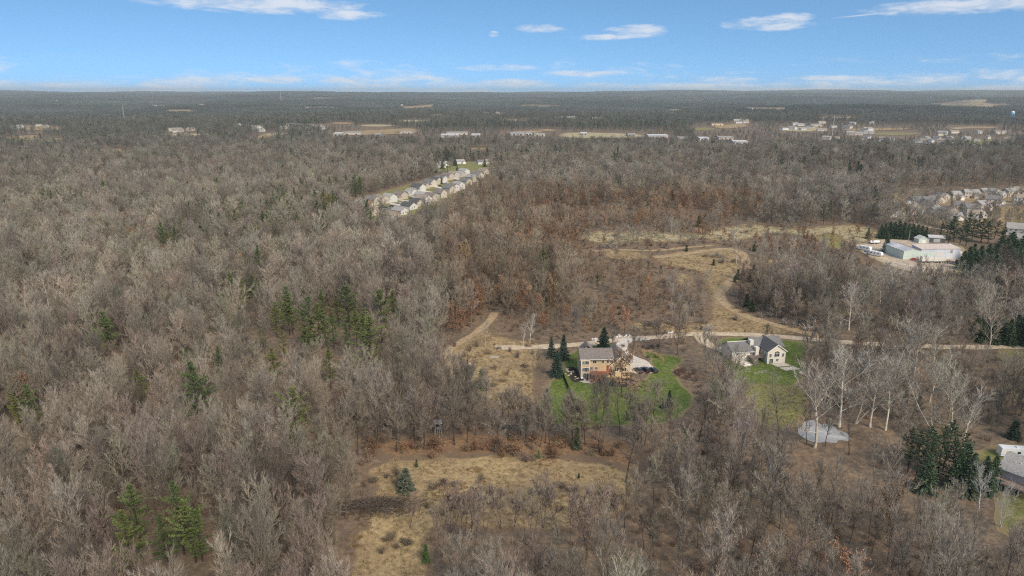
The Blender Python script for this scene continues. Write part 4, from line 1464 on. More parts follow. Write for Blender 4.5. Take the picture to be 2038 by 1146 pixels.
# ---- dark fence down the lawn
def dark_fence():
    a, b = G(1120, 745), G(1141, 800)
    L = math.hypot(b[0] - a[0], b[1] - a[1])
    f = empty('fence', (a[0], a[1], hz(*a)), math.atan2(b[1] - a[1], b[0] - a[0]), 'black fence running straight down the tan house lawn', 'fence')
    k = int(L / 2.4)
    for i in range(k + 1):
        MB().box(L * i / k - .06, L * i / k + .06, -.06, .06, -.3, 1.35).build('post', M['black_metal'], f)
    for i in range(k):
        x0, x1 = L * i / k + .065, L * (i + 1) / k - .065
        p = MB()
        p.box(x0, x1, -.03, .03, 1.12, 1.22); p.box(x0, x1, -.03, .03, .1, .2)
        q = int((x1 - x0) / .13)
        for j in range(q):
            u = x0 + (x1 - x0) * (j + .5) / q
            p.box(u - .04, u + .04, -.02, .02, .2, 1.12)
        p.build('panel', M['black_metal'], f)


dark_fence()


# ---- metal warehouse
def warehouse():
    x, y = G(1797, 516)
    a = R(3)
    h = empty('warehouse', (x, y, hz(x, y)), a, 'large metal warehouse, pale green and blue walls with patched rusty roof', 'warehouse')
    E, Rg = 5.3, 6.6
    # block A: gable end to the front
    A = MB().prism([(0, -.5), (11, -.5), (11, E), (5.5, Rg), (0, E)], .02, 22, 'y')
    A.build('side_wall', M['green_metal_side'], h)
    MB().prism([(0, -.5), (11, -.5), (11, E), (5.5, Rg), (0, E)], -.04, .015, 'y').build('front_wall', M['green_metal'], h)
    r = MB()
    k = (Rg - E) / 5.5
    def slope(y0, y1, x0, x1, mat, name, dz=.0):
        z = lambda u: (E + k * u if u <= 5.5 else Rg - k * (u - 5.5)) + .03 + dz
        MB().poly([(x0, y0, z(x0)), (x1, y0, z(x1)), (x1, y1, z(x1)), (x0, y1, z(x0)), (x0, y0, z(x0) + .14), (x1, y0, z(x1) + .14), (x1, y1, z(x1) + .14), (x0, y1, z(x0) + .14)],
                  [(0, 3, 2, 1), (4, 5, 6, 7), (0, 1, 5, 4), (1, 2, 6, 5), (2, 3, 7, 6), (3, 0, 4, 7)]).build(name, M[mat], h)
    slope(-.3, 8.5, -.35, 5.49, 'roof_grey', 'roof_panel')
    slope(8.51, 15, -.35, 5.49, 'roof_white', 'roof_panel')
    slope(15.01, 22.3, -.35, 5.49, 'roof_grey', 'roof_panel')
    slope(-.3, 22.3, 5.5, 11.2, 'roof_brown', 'roof_panel')
    # block B: long shed to the side, roof rising to the back
    MB().prism([(.03, -.5), (10, -.5), (10, 7.2), (.03, 6.3)], 11.005, 36, 'x').build('long_wall', M['blue_metal'], h)
    MB().prism([(-.3, 6.33), (10.3, 7.25), (10.3, 7.4), (-.3, 6.48)], 10.7, 36.4, 'x').build('long_roof', M['roof_rust'], h)
    MB().box(11, 20, -.05, .02, -.5, 4.3).build('lower_wall', M['green_metal'], h)
    MB().prism([(1, -.5), (9, -.5), (9, 4.4), (1, 3.2)], 36.005, 39.5, 'x').build('lean_to', M['roof_white'], h)
    MB().box(29.8, 31.2, -.06, .02, 3.6, 5.6).build('door', M['roof_brown'], h)
    MB().box(20.8, 25.5, -.06, .02, -.4, 4.4).build('door', M['roof_white'], h)
    t = MB().box(-.08, .05, -.12, .05, 0, E)
    t.build('trim', M['trim'], h)


warehouse()


def rv(px, py, L, rz, label, world=None, Wd=2.5, Ht=2.9, group=None, motor=False):
    x, y = world or G(px, py)
    e = empty('motorhome' if motor else 'camper_trailer', (x, y, hz(x, y) + .08), rz, label, 'motorhome' if motor else 'camper', group)
    s = [(-L / 2, .5), (L / 2 - .5, .5), (L / 2, 1.1), (L / 2 - .1, 2.0), (L / 2 - .7, Ht), (-L / 2 + .2, Ht), (-L / 2, Ht - .3)]
    n = len(s)
    b = MB().poly([(u, sy * Wd / 2, z) for sy in (-1, 1) for u, z in s], [tuple(range(n)), tuple(range(2 * n - 1, n - 1, -1))] + [(i, i + n, (i + 1) % n + n, (i + 1) % n) for i in range(n)])
    b.build('body', M['rv_white'], e)
    MB().box(-L / 2 + .1, L / 2 - .9, -Wd / 2 - .02, Wd / 2 + .02, .95, 1.12).build('stripe', M['blue_metal'], e)
    for i in range(3):
        for sy in (-1, 1):
            MB().box(-L * .32 + i * L * .26, -L * .32 + i * L * .26 + .9, sy * Wd / 2 - .02, sy * Wd / 2 + .02, 1.55, 2.15).build('window', M['car_glass'], e)
    MB().box(L / 2 - .62, L / 2 - .1, -Wd * .42, Wd * .42, 1.75, 2.3).build('windscreen', M['car_glass'], e) if motor else MB().box(L / 2 - .1, L / 2 + 1.0, -.08, .08, .45, .58).build('tow_bar', M['dark_under'], e)
    MB().box(-.5, .4, -.4, .4, Ht, Ht + .28).build('air_conditioner', M['rv_white'], e)
    MB().box(L * .2, L * .2 + .5, -.3, .2, Ht, Ht + .14).build('roof_vent', M['car_glass'], e)
    wheels(e, [(u, s_ * (Wd / 2 - .15)) for u in (-.9, .0) for s_ in (-1, 1)] if not motor else [(u, s_ * (Wd / 2 - .15)) for u in (-L * .3, L * .32) for s_ in (-1, 1)], .38)
    return e


rv(1721, 498, 8.0, R(-57), 'white camper trailer at the head of the yard lane')
rv(1742, 509, 8.5, R(-55), 'white camper trailer beside the yard lane below the other camper')
rv(1724, 506, 3.6, R(-50), 'small white utility trailer beside the two campers', Wd=1.9, Ht=1.9)
rv(2022, 909, 9.5, R(-8), 'white motorhome parked behind the corner house', motor=True)


def semi_trailer(px, py, L, rz, label):
    x, y = G(px, py)
    e = empty('semi_trailer', (x, y, hz(x, y) + .08), rz, label, 'trailer')
    MB().box(0, L, -1.25, 1.25, 1.15, 3.95).build('box_body', M['trailer_side'], e)
    MB().box(-.02, L + .02, -1.28, 1.28, 3.95, 4.03).build('roof', M['roof_white'], e)
    MB().box(.2, L - .2, -.5, .5, .8, 1.14).build('chassis', M['dark_under'], e)
    for s in (-.9, .9):
        MB().box(2.2, 2.4, s - .08, s + .08, 0, .8).build('landing_leg', M['dark_under'], e)
    wheels(e, [(L - u, s * 1.05) for u in (1.2, 2.5) for s in (-1, 1)], .5, .3)
    return e


semi_trailer(1832, 523, 7.6, R(2), 'short white box trailer parked before the warehouse next to red vehicle')
semi_trailer(1855.5, 523, 7.4, R(2), 'white box trailer behind the dark truck in the warehouse yard')
car(1820, 518, R(2), (.55, .04, .05), 'bright red car parked against the warehouse front', 'car')


def truck(px, py, rz, label):
    x, y = G(px, py)
    e = empty('flatbed_truck', (x, y, hz(x, y) + .08), rz, label, 'truck')
    MB().prism([(-1.2, .6), (1.2, .6), (1.2, 1.9), (1.0, 2.7), (-1.0, 2.7), (-1.2, 1.9)], 1.4, 3.4, 'x').build('cab', M['dark_under'], e)
    MB().box(1.7, 3.42, -1.0, 1.0, 1.9, 2.5).build('windscreen', M['car_glass'], e)
    MB().box(-4, 1.3, -1.2, 1.2, 1.0, 1.2).build('bed', M['dark_under'], e)
    for i in range(5):
        MB().box(-3.9 + i * 1.0, -3.2 + i * 1.0, -1.1 + .1 * i, .9, 1.2, 1.6 + .25 * (i % 3)).build('load', M['deck_grey'], e)
    wheels(e, [(u, s * 1.0) for u in (-3, -2, 2.6) for s in (-1, 1)], .48, .3)


truck(1895, 525, R(-28), 'dark loaded flatbed truck at the end of the warehouse')
# pontoon boat on trailer
def boat(px, py, rz):
    x, y = G(px, py)
    e = empty('pontoon_boat', (x, y, hz(x, y) + .08), rz, 'white covered boat on a dark trailer near the conifer', 'boat')
    MB().prism([(-1.2, 1.0), (1.2, 1.0), (1.25, 1.9), (.6, 2.3), (-.6, 2.3), (-1.25, 1.9)], -3.5, 3.0, 'x').build('cover', M['rv_white'], e)
    for s in (-.8, .8):
        MB().tube([(-3.6, s, .75), (3.2, s, .75), (3.9, s, 1.05)], [.35, .35, .08], 8).build('pontoon', M['dark_under'], e)
    MB().box(-3, 4.6, -.1, .1, .3, .42).build('trailer_frame', M['dark_under'], e)
    wheels(e, [(-.6, -.9), (-.6, .9)], .34)


boat(1740, 485, R(4))


def shed(name, px, py, w, d, ze, rise, axis, wall, roof, label, cat='shed', rz=0.0):
    x, y = G(px, py)
    h = empty(name, (x, y, hz(x, y)), rz, label, cat)
    gable_wall(MB(), -w / 2, w / 2, 0, d, ze, rise, axis).build('wall', M[wall], h)
    gable_roof(-w / 2, w / 2, 0, d, ze, rise, axis, .3).build('roof', M[roof], h)
    dr = MB().box(-w * .2, w * .2, -.06, -.005, 0, min(2.2, ze * .85)).build('door', M['trim'], h)
    MB().box(w * .2 - .25, w * .2 - .18, -.1, -.06, 1, 1.15).build('handle', M['black_metal'], dr)
    return h


shed('shed', 1838, 484, 7, 6, 2.8, 1.8, 'y', 'green_metal', 'roof_white', 'pale green gabled shed behind the warehouse')
shed('shed', 1864, 482, 10, 8, 2.9, 1.3, 'x', 'deck_grey', 'roof_white', 'low shed with white roof behind the warehouse', rz=R(-18))

# ---- hunting blind on posts
M['blind_grey'] = surf('grey_plywood', (0.20, 0.19, 0.175), .85, .2)
def blind():
    x, y = G(872, 864)
    e = empty('hunting_blind', (x, y, hz(x, y)), R(12), 'small grey hunting blind raised on wooden posts among trees', 'blind')
    MB().box(-1.0, 1.0, -1.0, 1.0, 2.3, 4.0).build('cabin', M['blind_grey'], e)
    MB().prism([(-1.2, 4.0), (1.2, 4.15), (1.2, 4.25), (-1.2, 4.1)], -1.2, 1.2, 'x').build('roof', M['roof_grey'], e)
    MB().box(-.6, .6, -1.04, -.98, 3.1, 3.6).build('opening', M['black_metal'], e)
    MB().box(-1.04, -.98, -.6, .6, 3.1, 3.6).build('opening', M['black_metal'], e)
    for sx in (-.85, .85):
        for sy in (-.85, .85):
            MB().tube([(sx * 1.3, sy * 1.3, -.3), (sx, sy, 2.3)], .09, 5).build('leg', M['log'], e)
    ld = MB()
    for s in (-.25, .25):
        ld.tube([(s, -2.4, -.2), (s, -1.02, 2.5)], .04, 4)
    for i in range(6):
        t = i / 6
        ld.tube([(-.25, -2.4 + 1.38 * t, 2.7 * t), (.25, -2.4 + 1.38 * t, 2.7 * t)], .03, 4)
    ld.build('ladder', M['log'], e)


blind()

# ---- utility poles and wire
def pole(px, py, H, label, arm=True, name='utility_pole', cat='utility pole'):
    x, y = G(px, py)
    e = empty(name, (x, y, hz(x, y)), R(20), label, cat)
    MB().tube([(0, 0, -.5), (0, 0, H)], [.17, .1], 8).build('pole', M['pole_wood'], e)
    if arm:
        MB().box(-1.1, 1.1, -.06, .06, H - .8, H - .65).build('crossarm', M['pole_wood'], e)
        MB().tube([(.35, -.3, H - 2.2), (.35, -.3, H - 1.2)], .25, 8).build('transformer', M['rv_white'], e)
        for s in (-1, 0, 1):
            MB().lathe([(.06, H - .65), (.09, H - .5), (.05, H - .38)], 8, (s, 0)).build('insulator', M['trim'], e)
    return x, y, H


p1 = pole(1615, 677, 10.5, 'wooden utility pole with transformer beside the gravel road')
p2 = pole(1807, 486, 9.5, 'thin wooden pole in front of the row of conifers', arm=False)


def wire(a, b, sag, label):
    pts = []
    for i in range(17):
        t = i / 16
        pts.append((a[0] + (b[0] - a[0]) * t, a[1] + (b[1] - a[1]) * t, a[2] + (b[2] - a[2]) * t - sag * 4 * t * (1 - t)))
    tag(MB().tube(pts, .012, 4).build('overhead_wire', M['wire']), label, 'wire')


_cx, _cy = G(1540, 690, up=4.5)
wire((p1[0], p1[1], hz(p1[0], p1[1]) + 9.7), (_cx, _cy, hz(_cx, _cy) + 4.5), 1.0, 'thin overhead wire from the utility pole to the cream house')


# ---- street of beige houses (beyond the pines) and houses behind the conifers
def small_house(x, y, rz, w, d, ze, rise, wall, roof, label, group, detail=2, name='house', wing=True, hip=False):
    h = empty(name, (x, y, hz(x, y)), rz, label, 'house', group)
    gable_wall(MB(), -w / 2, w / 2, 0, d, ze, rise, 'x').build('wall', M[wall], h)
    gable_roof(-w / 2, w / 2, 0, d, ze, rise, 'x', .4).build('roof', M[roof], h)
    if wing:
        g = gable_wall(MB(), w * .05, w * .5 - .05, -3.2, -.01, ze * .62, rise * .75, 'y')
        g.build('garage', M[wall], h)
        gable_roof(w * .05, w * .5 - .05, -3.2, .8, ze * .62, rise * .75, 'y', .35).build('garage_roof', M[roof], h)
        gd = MB().box(w * .12, w * .43, -3.27, -3.205, 0, 2.2).build('garage_door', M['trim'], h)
    if detail >= 2:
        for wx in (-w * .36, -w * .18, w * .12, w * .34):
            if ze > 4.5: window(h, wx, -.01, ze - 1.9, 1.1, 1.2)
        window(h, -w * .36, -.01, .9, 1.4, 1.3)
        window(h, -w / 2, d * .4, ze - 1.9, 1.0, 1.2, 'left')
        window(h, -w / 2, d * .7, .9, 1.0, 1.2, 'left')
        dr = MB().box(-w * .1 - .5, -w * .1 + .5, -.07, -.005, 0, 2.1).build('door', M['brick_red'], h)
        MB().box(w * 0 - w * .1 + .32, -w * .1 + .4, -.12, -.07, 1, 1.12).build('handle', M['trim'], dr)
    return h


SUBW = ['beige_siding', 'white_siding', 'far_cream', 'grey_siding', 'tan_siding']
SUBR = ['grey_roof', 'light_roof', 'tan_roof', 'brown_roof', 'dark_roof']
WN = {'beige_siding': 'beige', 'white_siding': 'white', 'cream_siding': 'cream', 'far_cream': 'cream', 'grey_siding': 'grey', 'tan_siding': 'tan'}
RN = {'grey_roof': 'grey', 'light_roof': 'light grey', 'tan_roof': 'tan', 'brown_roof': 'brown', 'dark_roof': 'dark'}

LEFT_ROW = [(712, 412, 0, 0, 1), (736, 408, 0, 0, 0), (752, 406, 0, 1, 1), (768, 403, 1, 0, 1), (790, 397, 0, 1, 2), (812, 388, 1, 1, 0), (826, 381, 1, 2, 2), (838, 376, 0, 2, 1),
            (850, 372, 2, 3, 2), (861, 367, 0, 3, 1), (873, 363, 1, 0, 0), (886, 358, 0, 0, 3), (898, 355, 3, 1, 1), (910, 352, 0, 1, 0), (918, 348, 1, 0, 1), (730, 430, 0, 1, 1), (712, 424, 1, 0, 3)]
for i, (px, py, wi, ri, k) in enumerate(LEFT_ROW):
    x, y = G(px, py)
    wl, rf = SUBW[wi], SUBR[(ri + k) % 5]
    small_house(x, y, R(-38 + rnd.uniform(-6, 6)), rnd.uniform(10.5, 13), rnd.uniform(8, 10), rnd.choice((5.2, 5.4, 3.4)), rnd.uniform(2.2, 3.0), wl, rf,
                '%s house with %s roof on the woodland side of the far street' % (WN[wl], RN[rf]), 'houses along the far street', 2)
RIGHT_ROW = [(846, 396, 0, 1), (908, 379, 1, 3), (945, 360, 0, 1), (955, 352, 1, 0), (968, 345, 0, 2), (836, 408, 0, 4), (850, 403, 1, 2), (866, 398, 0, 3), (822, 414, 1, 4), (900, 383, 0, 0), (918, 375, 1, 1), (882, 392, 2, 3), (932, 368, 0, 0), (805, 424, 1, 1), (790, 432, 0, 2)]
for i, (px, py, wi, ri) in enumerate(RIGHT_ROW):
    x, y = G(px, py)
    wl, rf = SUBW[wi], SUBR[ri]
    small_house(x, y, R(142 + rnd.uniform(-6, 6)), rnd.uniform(10.5, 13), rnd.uniform(8, 10), rnd.choice((5.2, 3.4)), rnd.uniform(2.2, 3.0), wl, rf,
                '%s house with %s roof on the ridge side of the far street' % (WN[wl], RN[rf]), 'houses along the far street', 2)
for i, (px, py, c) in enumerate(((758, 415, (.02, .03, .05)), (768, 414, (.02, .05, .06)), (780, 411, (.03, .03, .03)), (793, 405, (.5, .5, .5)), (818, 396, (.02, .03, .08)), (848, 389, (.02, .03, .12)), (876, 371, (.03, .03, .03)),
                                 (822, 412, (.02, .03, .05)), (888, 366, (.4, .4, .4)), (905, 361, (.02, .02, .02)))):
    nm = {0: 'dark', 3: 'silver', 4: 'navy', 5: 'blue', 8: 'silver'}.get(i, 'dark')
    car(px, py, R(rnd.choice((140, -40, 50))), c, '%s car parked along the far street of houses' % nm, group='cars along the far street')

# driveways of the street
for i, (px, py, qx, qy) in enumerate(((745, 411, 764, 416), (776, 405, 800, 409), (798, 399, 822, 402), (820, 391, 840, 394), (843, 380, 862, 384), (864, 371, 882, 375), (884, 363, 902, 366), (905, 355, 920, 358), (824, 414, 806, 412), (852, 408, 838, 400))):
    strip('driveway', [G(px, py), G((px + qx) / 2, (py + qy) / 2), G(qx, qy)], 5.5, M['concrete'], .15, 'pale concrete driveway off the far street', 'driveway')

RSUB = [(1800, 408, 1, 0), (1806, 413, 1, 1), (1828, 407, 3, 0), (1838, 406, 3, 4), (1816, 416, 1, 4), (1852, 407, 1, 0), (1858, 411, 1, 3), (1868, 399, 0, 2), (1880, 397, 0, 1), (1905, 395, 2, 1), (1934, 391, 2, 1), (1950, 389, 0, 2),
        (1965, 388, 2, 1), (1980, 387, 1, 1), (1990, 388, 3, 1), (2015, 388, 0, 1), (2030, 386, 0, 2), (1975, 405, 0, 0), (1985, 403, 1, 1), (1960, 415, 0, 1), (1935, 424, 1, 0), (1955, 428, 1, 1), (1895, 426, 0, 3), (1870, 424, 2, 0),
        (1822, 424, 1, 2), (1776, 428, 1, 0), (1912, 412, 0, 0), (2032, 402, 1, 2), (1900, 434, 1, 1), (1938, 436, 1, 2)]
for i, (px, py, wi, ri) in enumerate(RSUB):
    x, y = G(px, py + 3)
    wl, rf = SUBW[wi], SUBR[ri]
    small_house(x, y, R(rnd.choice((25, -20, 110, 15)) + rnd.uniform(-8, 8)), rnd.uniform(10, 13), rnd.uniform(8, 10), rnd.choice((5.4, 5.4, 3.2)), rnd.uniform(2.4, 3.2), wl, rf,
                '%s house with %s roof among trees behind the dark conifers' % (WN[wl], RN[rf]), 'houses behind the conifers', 2)
x, y = G(2030, 470)
small_house(x, y, R(-30), 17, 11, 5.2, 3.4, 'grey_siding', 'light_roof', 'large grey house with wide light roof above the yard conifers', None, 2)
x, y = G(2042, 485)
small_house(x, y, R(-30), 11, 8, 3.4, 2.6, 'white_siding', 'light_roof', 'white garage house below the large grey house', None, 2)
# lots beyond the street
for px, py, wi, ri in ((812, 322, 0, 2), (838, 326, 1, 0), (884, 330, 1, 1), (918, 326, 1, 1), (960, 327, 1, 0), (878, 334, 1, 1), (975, 325, 0, 2), (1206, 314, 1, 1)):
    x, y = G(px, py)
    wl, rf = SUBW[wi], SUBR[ri]
    small_house(x, y, R(rnd.uniform(-40, 40)), 12, 9, 3.4, 2.4, wl, rf, '%s house with %s roof on the pale green lots' % (WN[wl], RN[rf]), 'houses on the pale green lots', 1)
    NOTREE.append(GP([(px - 7, py - 1.5), (px + 7, py - 1.5), (px + 9, py + 6), (px - 9, py + 6)]))


# ---- far valley: works buildings, town houses, water tower, masts
def long_building(px, py, wpx, hgt_m, roof, wall, label, group='works buildings in the far valley', depth=35):
    x, y = G(px, py)
    dep = y * math.cos(R(PITCH)) + (CAM_H - hz(x, y)) * math.sin(R(PITCH))
    w = wpx * dep / FPX
    hgt_m *= .65
    h = empty('works_building', (x, y, hz(x, y)), R(rnd.uniform(-4, 4)), label, 'building', group)
    MB().box(-w / 2, w / 2, 0, depth, -1, hgt_m).build('wall', M['far_pale'] if wall == 'white_siding' else M[wall], h)
    MB().prism([(-.5, hgt_m + .02), (depth / 2, hgt_m + 1.6), (depth + .5, hgt_m + .02), (depth + .5, hgt_m + .4), (depth / 2, hgt_m + 2), (-.5, hgt_m + .4)], -w / 2 - .5, w / 2 + .5, 'x').build('roof', M[roof], h)
    n = max(2, int(w / 16))
    for i in range(n):
        u = -w / 2 + w * (i + .5) / n
        MB().box(u - 2, u + 2, -.15, -.01, 0, hgt_m * .55).build('door', M['glass'], h)
    NOTREE.append(GP([(px - wpx * .56, py - 2), (px + wpx * .56, py - 2), (px + wpx * .6, py + 6.5), (px - wpx * .6, py + 6.5)]))


for i, (px, py, w, hm, rf, wl) in enumerate(((672, 271, 18, 7, 'roof_white', 'white_siding'), (700, 269, 42, 8, 'roof_white', 'beige_siding'), (752, 269, 16, 6, 'light_roof', 'white_siding'), (808, 267, 26, 7, 'roof_white', 'beige_siding'),
                                             (895, 274, 40, 10, 'roof_white', 'white_siding'), (910, 268, 46, 8, 'light_roof', 'beige_siding'), (947, 272, 20, 8, 'roof_white', 'white_siding'), (1030, 271, 34, 9, 'roof_white', 'white_siding'),
                                             (1052, 269, 14, 9, 'light_roof', 'grey_siding'), (1074, 271, 22, 7, 'roof_white', 'beige_siding'), (1162, 270, 16, 7, 'roof_white', 'white_siding'), (1258, 271, 18, 7, 'roof_white', 'white_siding'),
                                             (1310, 274, 42, 8, 'roof_white', 'white_siding'), (1362, 279, 28, 8, 'light_roof', 'beige_siding'), (1402, 279, 20, 7, 'roof_white', 'grey_siding'), (1445, 279, 36, 8, 'roof_white', 'beige_siding'),
                                             (1474, 287, 32, 8, 'roof_white', 'white_siding'), (1536, 291, 40, 7, 'roof_white', 'grey_siding'), (1130, 237, 40, 9, 'roof_white', 'white_siding'), (1186, 238, 28, 9, 'roof_white', 'white_siding'),
                                             (1428, 250, 24, 8, 'tan_roof', 'tan_siding'), (1625, 252, 24, 8, 'light_roof', 'beige_siding'), (1642, 295, 22, 6, 'light_roof', 'white_siding'), (1800, 294, 40, 6, 'light_roof', 'white_siding'))):
    rf = 'light_roof' if i % 2 else rf
    long_building(px, py + rnd.uniform(-1.5, 1.5), w * rnd.uniform(.65, 1.0), hm, rf, wl, 'long low %s building with %s roof in the far valley' % (WN[wl], {'roof_white': 'white', 'light_roof': 'light grey', 'tan_roof': 'tan'}[rf]))

# pale strips of field far off
FARF = [([(660, 262), (760, 258), (830, 254), (838, 266), (680, 270)], 'meadow'), ([(1110, 268), (1130, 263), (1260, 266), (1285, 269), (1280, 275), (1120, 276)], 'pale_meadow'), ([(790, 213), (860, 207), (874, 213), (800, 220)], 'meadow'),
        ([(480, 284), (528, 264), (548, 264), (540, 282)], 'meadow'), ([(0, 274), (40, 270), (85, 268), (80, 276), (20, 280)], 'meadow'), ([(10, 252), (70, 249), (130, 252), (120, 262), (30, 258)], 'meadow'),
        ([(1545, 255), (1600, 252), (1640, 254), (1630, 262), (1560, 262)], 'pale_meadow'), ([(1660, 256), (1800, 254), (1830, 257), (1700, 262)], 'meadow'), ([(1410, 250), (1480, 244), (1500, 252), (1430, 258)], 'meadow'),
        ([(1300, 219), (1370, 217), (1380, 222), (1310, 223)], 'pale_meadow'), ([(105, 294), (130, 290), (134, 296), (108, 299)], 'meadow'), ([(520, 266), (570, 262), (580, 268), (530, 272)], 'pale_meadow'), ([(1900, 280), (2000, 278), (1990, 288), (1910, 288)], 'rough_lawn'),
        ([(1000, 262), (1080, 258), (1090, 264), (1010, 268)], 'meadow')]
for i, (pp, mt) in enumerate(FARF):
    cx = sum(p[0] for p in pp) / len(pp); cy = sum(p[1] for p in pp) / len(pp)
    where = {0: 'behind the long white works', 1: 'level with the far white works', 2: 'high on the far wooded slope', 3: 'beside the far hillside houses', 4: 'low among the far woods', 5: 'with scattered roofs in far woods', 6: 'beside the far town houses', 7: 'behind the far town',
             8: 'around the tan roofed far building', 9: 'on the distant wooded hills', 10: 'tiny gap in far woods', 11: 'below the far hillside houses', 12: 'green patch at the far town edge', 13: 'behind the far white sheds'}[i]
    o, poly = sheet('far_field', GP(pp), M[mt], .5, 'pale open field strip ' + where, 'field', fringe=20, smooth=1)
    NOTREE.append(poly)
    # ground in front kept low enough to see over
    NOTREE.append(GP([(p[0], p[1] + (4 if cy < 245 else 7)) for p in pp]))

for i in range(34):
    py = rnd.choice((rnd.uniform(196, 215), rnd.uniform(215, 250), rnd.uniform(250, 300)))
    px = rnd.uniform(-40, 2080)
    w_ = rnd.uniform(14, 60); k_ = (py - 183) / 60
    pp = [(px - w_, py), (px - w_ * .4, py - 1.6 * k_ - .5), (px + w_ * .6, py - 1.2 * k_ - .5), (px + w_, py + .4 * k_), (px + w_ * .3, py + 1.8 * k_ + .6), (px - w_ * .6, py + 1.5 * k_ + .6)]
    o, poly = sheet('far_field', GP(pp), M[rnd.choice(('meadow', 'pale_meadow', 'meadow', 'rough_lawn'))], .5, 'small faint field gap in the far hazy woods', 'field', fringe=25, smooth=1)
    o['group'] = 'faint field gaps in the far woods'
    NOTREE.append(poly)
    need = 15 * FPX / max(400, math.hypot(*G(px, py)))
    for q_ in (.35, .7, 1.0):
        NOTREE.append(GP([(p[0], p[1] + need * q_) for p in pp]))
# scattered far houses: dots of white and cream
HG = []
def town(n, x0, x1, y0, y1, spread=None):
    for _ in range(n):
        HG.append((rnd.uniform(x0, x1), rnd.uniform(y0, y1)))
town(26, 1640, 1900, 276, 298); town(30, 1820, 2030, 278, 304); town(16, 1560, 1760, 244, 262); town(10, 1860, 2030, 262, 285)
town(12, 470, 520, 250, 262); town(14, 545, 640, 250, 258); town(10, 270, 380, 208, 214); town(8, 380, 430, 207, 213)
town(8, 340, 380, 259, 264); town(8, 1440, 1500, 214, 222); town(6, 1460, 1500, 238, 246); town(6, 20, 140, 250, 260); town(5, 30, 60, 296, 304); town(5, 700, 900, 196, 210); town(8, 960, 1010, 225, 232); town(6, 1690, 1730, 262, 275)
for px, py in HG:
    x, y = G(px, py)
    wl, rf = rnd.choice(SUBW[:4]), rnd.choice(SUBR[:3])
    s = 1.0 if py > 270 else 1.35
    hh = small_house(x, y, R(rnd.uniform(-60, 60)), rnd.uniform(11, 18) * s, 10, rnd.uniform(4, 6.5), 2.6, wl, rf, '%s house with %s roof scattered in the far wooded valley' % (WN[wl], RN[rf]), 'houses scattered in the far valley', 0, wing=False)
    k = 1 if py > 270 else .6
    NOTREE.append(GP([(px - 6, py - 1.2 * k), (px + 6, py - 1.2 * k), (px + 7, py + 5.5 * k), (px - 7, py + 5.5 * k)]))


def water_tower():
    x, y = G(2012, 243)
    e = empty('water_tower', (x, y, hz(x, y)), 0, 'pale blue water tower on legs rising over the far woods', 'water tower')
    H = 34
    M['tower_blue'] = surf('pale_blue_paint', (0.30, 0.50, 0.62), .5, .08)
    MB().lathe([(.6, H - 9), (4.5, H - 7.5), (6.6, H - 4), (6.6, H), (5.2, H + 3), (2.5, H + 4.4), (.3, H + 4.8)], 20).build('tank', M['tower_blue'], e)
    MB().lathe([(6.7, H - 3.8), (7.3, H - 3.8), (7.3, H - 3.2), (6.7, H - 3.2)], 20).build('walkway', M['tower_blue'], e)
    for i in range(6):
        a = i * math.pi / 3
        MB().tube([(7.4 * math.cos(a), 7.4 * math.sin(a), -1), (6.0 * math.cos(a), 6.0 * math.sin(a), H - 4)], .45, 6).build('leg', M['tower_blue'], e)
    MB().tube([(0, 0, -1), (0, 0, H - 8)], .9, 8).build('riser', M['tower_blue'], e)
    MB().lathe([(5.9, H + 1.5), (5.4, H + 3.02), (2.6, H + 4.5), (.3, H + 4.95)], 20).build('cap', M['rv_white'], e)


water_tower()


def mast(px, py, H, label, t=.5):
    x, y = G(px, py)
    e = empty('radio_mast', (x, y, hz(x, y)), 0, label, 'mast')
    w = H * .016
    for i in range(3):
        a = i * 2.094
        MB().tube([(w * math.cos(a), w * math.sin(a), -1), (w * .35 * math.cos(a), w * .35 * math.sin(a), H)], t * .5, 5).build('leg', M['roof_grey'], e)
    b = MB()
    for k in range(14):
        z0, z1 = H * k / 14, H * (k + 1) / 14
        for i in range(3):
            a0, a1 = i * 2.094, (i + 1) * 2.094
            r0, r1 = w * (1 - .65 * k / 14), w * (1 - .65 * (k + 1) / 14)
            b.tube([(r0 * math.cos(a0), r0 * math.sin(a0), z0), (r1 * math.cos(a1), r1 * math.sin(a1), z1)], t * .25, 4)
    b.build('bracing', M['roof_grey'], e)


mast(249, 247, 62, 'tall grey lattice mast standing over the far woods', .3)
mast(560, 205, 110, 'thin dark mast breaking the horizon', .9)
mast(1656, 270, 48, 'slim grey mast above the far town', .4)
# ------------------------------------------------------------------ single trees, shrubs, brush
GREENS = [(.12, .165, .06), (.145, .178, .062), (.10, .145, .058), (.16, .182, .06)]
DARKG = [(.066, .105, .06), (.075, .115, .066), (.06, .098, .058)]


def jit(c, k=.12):
    f = rnd.uniform(1 - k, 1 + k)
    return tuple(v * f * rnd.uniform(.96, 1.04) for v in c)


def pine_at(px, py, H, label=None, group='pines in the woodland', dark=False):
    """px, py: where the photo shows the tree's top"""
    H *= 1.12 if py > 940 else 1.24
    x, y = G(px, py, up=H)
    k = rnd.randrange(4)
    place('pine_tree', K_PINE[k], x, y, H / 17 * rnd.uniform(.85, 1.12), jit(rnd.choice(DARKG if dark else GREENS)), label or 'green pine rising out of the leafless woodland', 'tree', group if label is None else group, bark=(.10, .08, .065), sz=H / 17)
    KEEP_PTS.append((x, y, 4.6))


